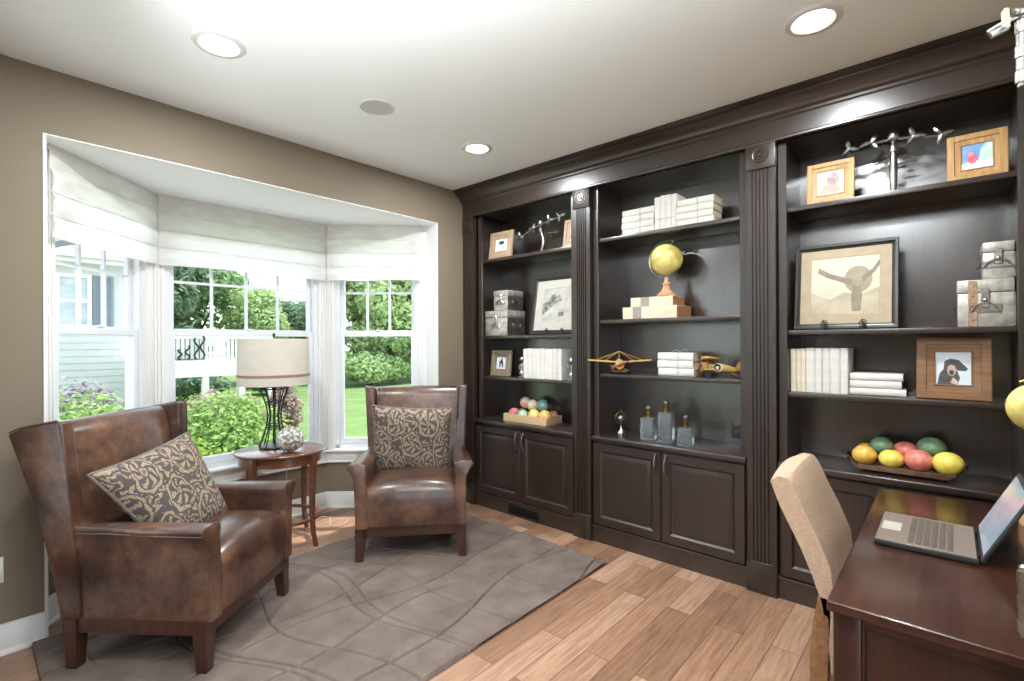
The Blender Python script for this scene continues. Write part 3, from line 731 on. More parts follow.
# twine-tied bundles, middle bookcase
def bundle(X, yl, yr, z, n, t, d, where, group, knot=False):
    for k in range(n):
        dx = .003*((k*5) % 3-1)
        book_flat(X+.002*((k*3) % 3), yl+dx, yr+dx, z+k*(t+.0006), t, d, MT['white'], '%s book from the bottom of the white bundle %s' % (ORD[k], where), group)
    H = n*(t+.0006); w = yl-yr; 
    tw = thing('twine', 'twine tied round the white book bundle %s' % where, 'twine', (X, (yl+yr)/2-.02, z), (0, 0, FACE), 'twine on the book bundles')
    q = MB(); o = .003
    q.tube([(0, -o, .002), (0, -o, H+.002), (0, d*.5, H+.003), (0, d+o, H+.002), (0, d+o, .002), (0, d+o, .0022), (0, d+o, .002)][:5], .0016, 6)
    q.build('loop', MT['twine'], tw)
    if knot:
        b = MB().ball((0, .03, H+.007), .006, (1, 1, .8), 8, 6)
        b.tube([(0, .03, H+.007), (.03, .02, H+.022), (.055, .03, H+.014)], .0014, 5).tube([(0, .03, H+.007), (-.02, .04, H+.018), (-.05, .03, H+.008)], .0014, 5)
        b.build('bow', MT['twine'], tw)
bundle(3.075, 1.706, 1.470, ZM[0], 4, .0435, .17, 'left of the upright white books', 'white books on the top middle shelf')
bundle(3.070, 1.312, 1.080, ZM[0], 4, .0425, .17, 'right of the upright white books', 'white books on the top middle shelf')
yy = 1.466
for k in range(4):
    w = .152/4
    book_up(3.075 + .003*(k % 2), yy, yy-w+.001, ZM[0], .222 + .006*((k*3) % 4)/3, .16, MT['white'], '%s upright book from the left between the two white bundles' % ORD[k], 'white books on the top middle shelf')
    yy -= w
tw = thing('twine', 'twine tied round the four upright white books on the top middle shelf', 'twine', (3.075, 1.39, ZM[0]), (0, 0, FACE), 'twine on the book bundles')
MB().tube([(-.0775, -.003, .075), (.0755, -.003, .075), (.0765, .12, .075), (.0765, .164, .075), (-.0775, .164, .075)], .0016, 6, closed=True).build('loop', MT['twine'], tw)
bundle(3.075, 1.446, 1.210, ZM[2], 3, .050, .17, 'between the two model planes', 'white books between the planes', knot=True)

# cream boxes under the globe
def keepsake(X, yl, yr, z, h, d, label, bx):
    w = yl-yr
    r = thing('keepsake_box', label, 'box', (X, (yl+yr)/2, z), (0, 0, FACE), 'cream boxes under the globe')
    MB().box(-w/2, w/2, 0, d, 0, h, .002, 1).build('body', MT['boxwood'], r)
    MB().box(w/2-.001, w/2+.0012, .003, d-.003, .003, h-.003).build('end_panel', MT['boxdark'], r)
    q = MB(); bw_ = .032
    q.box(bx-bw_, bx+bw_, -.001, 0.002, 0, h).box(bx-bw_, bx+bw_, -.001, d, h-.0005, h+.0008).build('ribbon', MT['boxband'], r)
keepsake(3.07, 1.701, 1.312, ZM[1], .081, .235, 'larger cream box with grey ribbon, under the smaller box and globe', -.085)
keepsake(3.09, 1.650, 1.348, ZM[1]+.0822, .064, .19, 'smaller cream box with grey ribbon directly under the yellow globe', -.045)

def desk_globe(name, loc, Rr, label, zc, basew=1.0, rot=0, armmat='brass'):
    r = thing(name, label, 'globe', loc, (0, 0, FACE+rot))
    tilt = Matrix.Translation((0, 0, zc)) @ Matrix.Rotation(R(20), 4, 'Y')
    s = MB(); s.ball((0, 0, 0), Rr, (1, 1, 1), 36, 22, None); bmesh.ops.transform(s.bm, matrix=tilt, verts=s.bm.verts)
    s.build('sphere', MT['globe'], r, ang=80)
    a = MB(); pts = []
    for k in range(25):
        t = R(80) + R(190)*k/24
        pts.append(Vector((Rr*1.17*math.cos(t), 0, Rr*1.17*math.sin(t))))
    a.tube(pts, Rr*.045, 8, m=tilt)
    a.tube([(0, 0, Rr*.98), (0, 0, Rr*1.26)], Rr*.05, 8, m=tilt).tube([(0, 0, -Rr*.98), (0, 0, -Rr*1.22)], Rr*.05, 8, m=tilt)
    a.build('meridian_arm', MT[armmat], r)
    zb = zc - Rr*1.10
    b = MB(); k = Rr*basew
    b.lathe([(.0005, 0), (k*.62, 0), (k*.62, zb*.10), (k*.5, zb*.16), (k*.30, zb*.34), (k*.22, zb*.52), (k*.30, zb*.62), (k*.16, zb*.74), (k*.13, zb*.95), (.0005, zb)], 28)
    b.build('turned_base', MT['globewood'], r, ang=50)
    return r
desk_globe('globe', (3.145, 1.414, ZM[1]+.0822+.0652), .105, 'yellow desk globe standing on the cream boxes', .246, .95, 0, 'steel')

# ------------------------------------------------------------------ sculptures
def bird_sculpture(loc, label, L, H, rise, rot, bend, spots):
    r = thing('bird_sculpture', label, 'sculpture', loc, (0, 0, FACE+rot), 'pewter bird sculptures')
    p = MB().lathe([(.0005, 0), (.045, 0), (.042, .008), (.018, .014), (.0005, .016)], 24)
    pts = [(bend*math.sin(PI*k/10)*1.0, 0, .012+(H*.74-.012)*k/10) for k in range(11)]
    p.tube(pts, [.012+.006*math.sin(PI*k/10) for k in range(11)], 10)
    p.build('post', MT['pewter'], r)
    h = MB().ball((0, 0, H), .026, (1, 1, 1.15)).lathe([(.0005, H*.72), (.017, H*.73), (.021, H*.80), (.012, H*.86), (.009, H*.95), (.0005, H*.97)], 16)
    h.build('finial', MT['pewter'], r)
    b = MB(); zb = H*.955
    def bar(u): return Vector((u*L, 0, zb + rise*u + .012*math.cos(u*5)-.012))
    b.tube([bar(-.5+k/14) for k in range(15)], [.004+.004*(1-abs(k/7-1)) for k in range(15)], 8)
    b.tube([(-.08, .05, H*.62), (0, .02, H*.66), (.12, .06, H*.68)], .006, 7).tube([(-.05, .05, H*.54), (.08, .03, H*.56)], .005, 7)
    b.build('branch', MT['pewter'], r)
    for k, u in enumerate(spots):
        c = bar(u) + Vector((0, -.004, .006)); q = MB(); a0 = (1.75, 1.1, 1.9, 2.3)[k]
        for w in range(3):
            an = a0 + w*2*PI/3; d = Vector((math.cos(an), .25*math.sin(an*2), math.sin(an))); ln = .046
            q.tube([c - d*.004, c + d*ln*.35, c + d*ln*.72, c + d*ln], [.008, .0125, .011, .003], 8)
        q.ball(c, .012, (1.2, .8, .8), 10, 8)
        q.build('bird', MT['pewter'], r)
    return r
bird_sculpture((3.12, .209, ZR[0]), 'pewter sculpture of four birds on a branch, between two honey frames on the top shelf', .40, .29, -.03, 0, .0, (-.46, -.22, .20, .46))
bird_sculpture((3.16, 2.492, ZL[0]), 'pewter sculpture of birds on a slanted branch, on the top shelf near the window wall', .46, .255, .11, 0, .028, (-.48, -.18, .20, .42))

# right bookcase
HONEY = 'honey frames on the top shelf'
def sub_pale(p, pw, ph, b, h):
    poly_part(p, 'figure', ell(.6, .62, .24, .26), flat((124, 106, 104), (170, 150, 146), 40), pw, ph, b)
    poly_part(p, 'figure', [(.1, .1), (.9, .08), (.8, .4), (.3, .45)], flat((176, 150, 134), (150, 128, 112), 40), pw, ph, b, .0112)
def sub_snow(p, pw, ph, b, h):
    poly_part(p, 'snow', [(0, 0), (1, 0), (1, .42), (.7, .30), (.35, .34), (0, .24)], flat((228, 230, 236), (206, 212, 226), 30), pw, ph, b, .0112)
    poly_part(p, 'tree', [(.55, .3), (1, .3), (1, .95), (.8, 1), (.62, .75)], flat((170, 204, 196), (204, 222, 216), 60), pw, ph, b, .0109)
    poly_part(p, 'child_coat', ell(.36, .40, .17, .18), flat((196, 70, 84), (220, 120, 130), 40), pw, ph, b, .0104)
    poly_part(p, 'child_hat', ell(.32, .62, .10, .10), flat((206, 110, 136), (226, 150, 166), 40), pw, ph, b, .0100)
photo_frame('photo_frame', 3.075, .582, .368, ZR[0], .222, .046, MT['honey'], 'honey wood frame with pale faded photo, left of the bird sculpture above the propeller picture', 'picture frame', 5, photo=flat((190, 166, 150), (204, 184, 170)), sub=sub_pale, group=HONEY)
photo_frame('photo_frame', 3.075, .008, -.196, ZR[0], .216, .050, MT['honey'], 'honey wood frame with colourful snow photo, right end of the top shelf', 'picture frame', 5, photo=flat((96, 140, 190), (140, 176, 214)), sub=sub_snow, group=HONEY)
def sub_prop(p, pw, ph, b, h):
    c1 = flat((140, 128, 106), (154, 142, 120), 20); c2 = flat((120, 109, 90), (134, 122, 102), 20)
    poly_part(p, 'cloud', [(0, .0), (1, 0), (1, .45), (.75, .34), (.5, .38), (.3, .26), (0, .40)], flat((160, 148, 124), (184, 173, 150), 8), pw, ph, b, .0113)
    poly_part(p, 'engine', ell(.70, .60, .20, .23, 28), c1, pw, ph, b, .0109)
    poly_part(p, 'blade', [(.66, .58), (.30, .72), (.12, .84), (.10, .76), (.24, .66), (.60, .50)], c2, pw, ph, b, .0104)
    poly_part(p, 'blade', [(.72, .62), (.90, .76), (1, .92), (1, .82), (.94, .72), (.78, .54)], c2, pw, ph, b, .0104)
    poly_part(p, 'blade', [(.64, .56), (.60, .3), (.62, .05), (.74, .05), (.76, .3), (.74, .56)], c2, pw, ph, b, .0104)
    poly_part(p, 'hub', ell(.69, .57, .075, .09, 20), c1, pw, ph, b, .0098)
pp = photo_frame('framed_picture', 3.09, .650, .190, ZR[1], .466, .028, MT['black'], 'black framed sepia propeller picture on a scroll easel', 'picture', 8, .022, photo=flat((204, 195, 174), (186, 175, 150), 5), sub=sub_prop, mats=(MT['mat_t'],), matb=.050)
easel(pp, .46, (-.085, .085), .466, 8)
def sub_dog(p, pw, ph, b, h):
    d = flat((62, 64, 62), (84, 84, 78), 30)
    poly_part(p, 'dog_body', [(.05, 0), (.62, 0), (.70, .2), (.62, .42), (.3, .55), (.12, .34)], d, pw, ph, b, .0110)
    poly_part(p, 'dog_cap', [(.22, .42), (.26, .72), (.42, .80), (.66, .76), (.92, .50), (.86, .42), (.62, .44), (.5, .60), (.36, .52)], d, pw, ph, b, .0106)
    poly_part(p, 'dog_face', ell(.46, .44, .13, .17), flat((176, 150, 134), (208, 186, 170), 30), pw, ph, b, .0102)
    poly_part(p, 'dog_muzzle', ell(.46, .37, .07, .08), flat((52, 48, 46), (70, 64, 60), 30), pw, ph, b, .0098)
    poly_part(p, 'dog_chest', [(.42, .05), (.60, .0), (.64, .1), (.5, .22)], flat((190, 168, 150), (214, 196, 180), 30), pw, ph, b, .0100)
photo_frame('photo_frame', 3.075, .122, -.142, ZR[2], .292, .070, MT['oak'], 'wide brown wood frame with photo of a black dog in a cap', 'picture frame', 6, photo=flat((214, 224, 232), (204, 214, 224)), sub=sub_dog, group=None)
yy = .663
WID = [.030, .026, .024, .048, .038, .036, .052, .038]; sW = sum(WID); sc_ = (.663-.396)/sW
for k, w in enumerate(WID):
    w *= sc_
    book_up(3.072 + .003*(k % 2), yy, yy-w+.001, ZR[2], .236 + (.004 if k > 2 else 0), .215, MT['cream'] if k < 3 else MT['white'], '%s book from the left in the upright cream row below the propeller picture' % ORD[k], 'cream books below the propeller picture')
    yy -= w
for k, (yl, yr, t) in enumerate([(.390, .160, .036), (.388, .178, .038), (.388, .172, .036)]):
    z = ZR[2] + [0, .0366, .0752][k]
    book_flat(3.07, yl, yr, z, t, .19, MT['white'], '%s white book of the flat stack next to the cream book row' % ['bottom', 'middle', 'topmost'][k], 'white books stacked flat')

# ------------------------------------------------------------------ decanters, armillary, planes, boxes of balls
GL2 = None
def mat_crystal():
    m, n, l, b = new_mat('blue grey bottle glass')
    b.inputs['Base Color'].default_value = lin((226, 236, 242)); b.inputs['Roughness'].default_value = 0.03; b.inputs['Transmission Weight'].default_value = 0.9; b.inputs['IOR'].default_value = 1.42
    t = N(n, 'ShaderNodeTexCoord'); z = N(n, 'ShaderNodeTexNoise', Scale=55.0, Detail=2.0); mp = N(n, 'ShaderNodeMapping'); mp.inputs['Scale'].default_value = (1, 1, .3); l.new(t.outputs['Object'], mp.inputs[0]); l.new(mp.outputs[0], z.inputs['Vector'])
    bp = N(n, 'ShaderNodeBump', Strength=0.28); bp.inputs['Distance'].default_value = .006; l.new(z.outputs['Fac'], bp.inputs['Height']); l.new(bp.outputs[0], b.inputs['Normal'])
    return m
CRYS = mat_crystal()
def decanter(px0, px1, pyb, X, hb, label, rot=10):
    y0 = at_x(px0, pyb, X).y; y1 = at_x(px1, pyb, X).y; w = y0-y1
    r = thing('glass_decanter', label, 'decanter', (X+w/2, (y0+y1)/2, CT), (0, 0, FACE+R(rot)), 'glass decanters on the counter')
    b = MB(); k = w/2
    rings = []
    for z, s in [(0, .94), (.006, 1), (hb-.012, 1), (hb-.003, .93), (hb, .80)]:
        a = k*s; c = a*.18; rings.append([(-a+c, -a, z), (a-c, -a, z), (a, -a+c, z), (a, a-c, z), (a-c, a, z), (-a+c, a, z), (-a, a-c, z), (-a, -a+c, z)])
    b.loft(rings).build('bottle', CRYS, r, ang=25)
    MB().lathe([(.0005, hb), (k*.50, hb), (k*.48, hb+.008), (k*.36, hb+.012), (k*.36, hb+.030), (k*.48, hb+.034), (k*.48, hb+.040), (.0005, hb+.040)], 20).build('collar', MT['brass'], r)
    MB().lathe([(.0005, hb+.040), (k*.24, hb+.040), (k*.42, hb+.052), (k*.46, hb+.062), (k*.34, hb+.074), (.0005, hb+.080)], 12).build('stopper', MT['tind'], r, ang=25)
decanter(639, 652, 437, 3.055, .150, 'glass decanter with brass collar, left of the three on the counter')
decanter(656.5, 670, 438.5, 3.060, .195, 'tallest glass decanter, in the middle of the three on the counter')
decanter(676, 690, 441, 3.030, .115, 'shortest glass decanter, right of the three on the counter')
t = at_x(620, 434, 3.06)
r = thing('armillary_ornament', 'small silver orb ornament on a stem, left of the decanters', 'ornament', (3.075, t.y, CT), (0, 0, FACE))
MB().lathe([(.0005, 0), (.024, 0), (.026, .006), (.030, .022), (.024, .040), (.012, .050), (.008, .062), (.006, .085), (.010, .092), (.0005, .094)], 24).build('stem', MT['pewter'], r)
MB().ball((0, 0, .128), .028).build('orb', MT['pewter'], r)
q = MB()
for k in range(3):
    mm = Matrix.Translation((0, 0, .128)) @ Matrix.Rotation(R(60*k), 4, 'Z') @ Matrix.Rotation(R(90), 4, 'X')
    q.tube([(.042*math.cos(2*PI*i/28), .042*math.sin(2*PI*i/28), 0) for i in range(28)], .0024, 6, closed=True, m=mm)
q.lathe([(.004, .168), (.007, .176), (.004, .186), (.0005, .190)], 10)
q.build('rings', MT['brass'], r)
_o = at_x(737.5, 429.5, 3.338); outlet(3.339, _o.y, _o.z, FACE, 'dark electrical outlet on the back of the middle bookcase, right of the decanters', simple('dark outlet plate', (84, 79, 73), .3, .6, c2=(74, 70, 65), scale=50), .07, .115)

def biplane(loc, rot, label, body, span, ln, zw, wing2=True, roundel=False, tilt=0, sc=1.0, apex=.035, smat='iron'):
    r = thing('model_plane', label, 'model plane', loc, (0, 0, rot), 'model planes')
    # local: nose points to -y, wings along x
    r.scale = (sc, sc, sc)
    f = MB(); zc = .045
    rings = []
    for t, wd, hh in [(-.34, .014, .016), (-.32, .020, .023), (-.2, .021, .025), (0, .020, .024), (.3, .013, .017), (.6, .005, .009), (.66, .003, .007)]:
        z0 = zc + (-.018*max(0, t)*1.2)
        rings.append([(wd*math.cos(2*PI*i/12), t*ln, z0+hh*math.sin(2*PI*i/12)) for i in range(12)])
    f.loft(rings).build('fuselage', body, r, ang=50)
    wg = MB(); 
    def wingp(z, sp, dih):
        for s in (-1, 1):
            rr = []
            for u, c in ((0, 1), (.5, 1), (.92, .95), (1, .6)):
                x = s*u*sp/2; zz = z+dih*u; ch = .066*c
                rr.append([(x, -.10*ln-ch*.5+ch*k, zz+.006*math.sin(PI*k**.6)-(.0015)) for k in (0, .15, .4, .7, 1)] + [(x, -.10*ln+ch*.5, zz-.003), (x, -.10*ln-ch*.3, zz-.003)])
            wg.loft(rr if s > 0 else rr[::-1])
    wingp(zc+zw, span, .010)
    if wing2: wingp(zc-.012, span*.82, .006)
    wg.build('wings', body if not roundel else MT['biyel'], r, ang=40)
    st = MB()
    for s in (-1, 1):
        for u in ((.28, .42) if wing2 else (.22,)):
            for dy in (-.016, .014):
                st.tube([(s*u*span, -.10*ln+dy, zc-.008 if wing2 else zc+.01), (s*u*span*.95, -.10*ln+dy, zc+zw+.004)], .0013, 5)
        st.tube([(s*.012, -.10*ln, zc+.012), (s*.03, -.10*ln, zc+zw)], .0014, 5).tube([(s*.012, -.16*ln, zc+.012), (s*.03, -.14*ln, zc+zw)], .0014, 5)
        st.tube([(s*.012, -.16*ln, zc-.012), (s*.038, -.18*ln, .014)], .0018, 5)
        st.tube([(s*.25*span, -.10*ln, zc+zw+.004), (0, -.08*ln, zc+zw+apex)], .0013, 5).tube([(s*.40*span, -.10*ln, zc+zw+.006), (0, -.06*ln, zc+zw+apex)], .0013, 5)
    st.tube([(0, -.08*ln, zc+.01), (0, -.08*ln, zc+zw+apex+.001)], .0018, 5)
    st.tube([(-.038, -.18*ln, .014), (.038, -.18*ln, .014)], .0018, 5)
    st.build('struts', MT[smat], r)
    for s in (-1, 1):
        MB().tube([(s*.034, -.18*ln, .0145), (s*.042, -.18*ln, .0145)], .0145, 14).build('wheel', MT['ventm'], r)
    tl = MB(); yt = .60*ln
    tl.box(-.034, .034, yt-.018, yt+.012, zc-.012, zc-.009).prism([(yt-.02, zc-.01), (yt+.014, zc-.01), (yt+.014, zc+.022), (yt-.002, zc+.026)], -.0015, .0015, 'x')
    tl.tube([(0, yt-.03, zc-.022), (0, yt, .003)], .0016, 5)
    tl.build('tail', MT['biyel'], r)
    pr = MB(); yp = -.35*ln
    for a in (.4, .4+PI):
        d = Vector((math.cos(a), 0, math.sin(a))); pr.tube([Vector((0, yp, zc)), Vector((0, yp, zc))+d*.02, Vector((0, yp, zc))+d*.036, Vector((0, yp, zc))+d*.044], [.003, .006, .005, .002], 6)
    pr.ball((0, yp, zc), .007, (1, 1.4, 1), 10, 8)
    pr.build('propeller', MT['bired'], r)
    if roundel:
        for x, s in ((.0192, 1),):
            for k, (ra, mt) in enumerate(((.020, MT['white']), (.015, MT['slot']), (.007, MT['white']))):
                MB().tube([(s*(.012), .06*ln, zc-.0), (s*(.0196+.0006*k), .06*ln, zc)], ra, 18).build('roundel', mt, r)
    return r
biplane((3.058, 1.725, ZM[2]+.0008), FACE+R(34), 'yellow-winged model plane at the left of the third middle shelf', MT['biyel'], .285, .16, .010, False, sc=1.5, apex=.05, smat='biyel')
biplane((3.09, 1.085, ZM[2]+.0008), R(206), 'yellow model plane with a roundel, right of the white books', MT['biyel'], .13, .165, .034, True, True, sc=1.42, smat='brass')

BALLC = dict(pink=((206, 120, 124), (186, 92, 104)), mint=((148, 186, 160), (182, 200, 176)), yellow=((222, 190, 96), (232, 206, 124)), orange=((216, 158, 84), (226, 178, 104)), cream=((222, 206, 170), (232, 220, 190)), rose=((204, 150, 140), (216, 184, 166)), teal=((92, 146, 138), (124, 170, 156)), rust=((176, 122, 92), (196, 150, 114)), green=((84, 120, 96), (116, 140, 104)), coral=((206, 106, 92), (222, 142, 124)), lemon=((222, 198, 70), (232, 214, 110)), gold=((214, 160, 66), (226, 184, 90)))
BM = {k: simple(k+' glazed ball', a, .28, c2=b, scale=34, detail=5, bump=.04) for k, (a, b) in BALLC.items()}
# wooden crate of nine balls on the left counter
BXC = Vector((3.06, 2.598, CT))
r = thing('wooden_tray', 'raw pine tray of coloured balls on the left counter', 'tray', BXC, (0, 0, FACE))
tw_, td_, th_ = .455, .215, .062
MB().box(-tw_/2, tw_/2, 0, td_, 0, .010, .001, 1).build('base', MT['raww'], r)
for a in ((-tw_/2, tw_/2, 0, .011), (-tw_/2, tw_/2, td_-.011, td_), (-tw_/2, -tw_/2+.011, .011, td_-.011), (tw_/2-.011, tw_/2, .011, td_-.011)):
    MB().box(a[0], a[1], a[2], a[3], .010, th_, .002, 1).build('side', MT['raww'], r)
def tray_balls(spec, X, base, labels, group, sc=(1, 1, 1)):
    for (nm, lx, ly, lz, rad, sx), lab in zip(spec, labels):
        rad *= .972; ly += .005; lz += .0005 if base is BXC else .008; ly += .002 if base is BXC else .006
        o = MB().ball((0, 0, 0), rad, (sx, 1, 1), 26, 18).build('decorative_ball', BM[nm], None, (base.x+ly, base.y-lx, base.z+lz), (0, 0, FACE), ang=80)
        tag(o, lab, 'ball', group)
tray_balls([('pink', -.165, .06, .010+.048, .048, 1), ('mint', -.062, .055, .010+.045, .045, 1), ('yellow', .052, .062, .010+.052, .052, 1), ('orange', .160, .066, .010+.053, .053, 1),
    ('rust', .165, .168, .010+.045, .045, 1), ('teal', .105, .108, .142, .050, 1), ('cream', -.008, .115, .136, .048, 1), ('rose', -.088, .118, .150, .049, 1), ('pink', -.160, .158, .010+.042, .042, 1)],
    3.06, BXC, ['pink ball at the left end of the pine tray', 'mint green ball at the front of the pine tray', 'yellow ball at the front of the pine tray', 'orange ball at the front right of the pine tray', 'rusty ball at the back right corner of the pine tray', 'teal ball on top, right side of the pine tray pile', 'cream ball on top in the middle of the pine tray pile', 'rose ball on top, left side of the pine tray pile', 'small pink ball at the back left of the pine tray'], 'balls in the pine tray')
# metal tray of egg-shaped balls behind the desk
TC = Vector((3.02, .180, CT))
r = thing('metal_tray', 'dark metal tray with scroll handles holding fruit-coloured balls', 'tray', TC, (0, 0, FACE))
tw_, td_ = .40, .20
tp = MB()
rings = [[(-tw_/2+i, i*.6, z), (tw_/2-i, i*.6, z), (tw_/2-i, td_-i*.6, z), (-tw_/2+i, td_-i*.6, z)] for i, z in ((.03, .012), (.0, .040), (.004, .041), (.034, .018))]
tp.loft(rings, True).build('pan', simple('bronze tray', (176, 140, 114), .35, .7, c2=(140, 108, 86), scale=30), r)
ft = MB()
for x in (-tw_*.38, tw_*.38):
    for y in (.03, td_-.03): ft.tube([(x, y, 0), (x, y, .014)], .008, 10)
ft.build('feet', MT['iron'], r)
for s in (-1, 1):
    h = MB(); 
    pts = [(s*(tw_/2-.004+.035*math.sin(PI*k/12)), td_/2-.06+.12*k/12, .036+.035*math.sin(PI*k/12)) for k in range(13)]
    h.tube(pts, .005, 8)
    for k in (2, 4, 6, 8, 10): h.ball(Vector(pts[k])+Vector((s*.004, 0, .006)), .010, (1, 1, 1), 10, 8)
    h.build('handle', MT['iron'], r)
tray_balls([('gold', -.150, .060, .066, .050, 1.12), ('lemon', -.040, .052, .064, .047, 1.15), ('coral', .066, .052, .072, .054, 1.08), ('lemon', .172, .050, .074, .056, 1.10),
    ('gold', -.150, .150, .070, .046, 1.1), ('green', -.085, .128, .110, .048, 1.12), ('coral', .012, .135, .098, .047, 1.15), ('green', .112, .130, .126, .055, 1.12)],
    3.02, TC, ['gold ball at the front left of the metal tray', 'yellow ball second from the left at the front of the metal tray', 'large coral ball at the front of the metal tray', 'large yellow ball at the right end of the metal tray', 'gold ball at the back left of the metal tray', 'green ball on the left of the metal tray pile', 'coral ball at the back of the metal tray', 'large green ball at the back right of the metal tray'], 'balls in the metal tray')

# ------------------------------------------------------------------ rug
RX0, RX1, RY0, RY1, RT = .222, 2.735, 1.632, 3.215, .021
def rug():
    nu, nv = 760, 480
    u = np.linspace(RX0, RX1, nu+1)[:, None]; v = np.linspace(RY0, RY1, nv+1)[None, :]
    def groove(d, w): return np.exp(-(d/w)**2)
    z = np.zeros((nu+1, nv+1)); band = np.zeros((nu+1, nv+1))
    # wandering lines along the length
    for k in range(-2, 9):
        for s, ph in ((1, 0.0),):
            c = RY0 + .24*k + .055*np.sin(2.6*u+1.9*k) + .035*np.sin(5.1*u+2.7*k) + .05*(u-1.4)*math.sin(k*2.1)
            z -= groove(v-c, .0065)
    for k in range(-1, 10):
        base = RX0 + .30*k + .06*np.sin(3.1*v+1.3*k) + .04*np.sin(6.0*v+.9*k) - .16*(v-2.4)
        z -= .8*groove(u-base, .0065)
        band = np.maximum(band, groove(u-base-.03, .028))
        if k % 2 == 0: z -= .8*groove(u-base-.055-.02*np.sin(4*v+k), .0065)
    z = np.clip(z, -1, 0)*.0145 - .003*band
    rnd = np.random.RandomState(3); z = z + rnd.rand(nu+1, nv+1)*.0012
    ex = np.minimum(np.minimum(u-RX0, RX1-u), np.minimum(v-RY0, RY1-v)); z = np.where(ex < .012, z-.005*(1-ex/.012), z)
    U = np.broadcast_to(u, z.shape); Vv = np.broadcast_to(v, z.shape)
    co = np.stack([U, Vv, RT-.0012+z], -1).reshape(-1, 3)
    ii, jj = np.meshgrid(np.arange(nu), np.arange(nv), indexing='ij'); a = (ii*(nv+1)+jj).reshape(-1)
    fc = np.stack([a, a+nv+1, a+nv+2, a+1], 1)
    me = bpy.data.meshes.new('area_rug'); me.from_pydata(co.tolist(), [], fc.tolist()); me.update(); me.materials.append(MT['rug'])
    r = bpy.data.objects.new('area_rug', me); COL.objects.link(r)
    tag(r, 'taupe area rug with carved wandering grid lines', 'rug')
    b = MB().prism([(RX0-.002, RY0-.002), (RX1+.002, RY0-.002), (RX1+.002, RY1+.002), (RX0-.002, RY1+.002)], .0005, .0030, 'z')
    b.build('backing', MT['rugedge'], r)
rug()

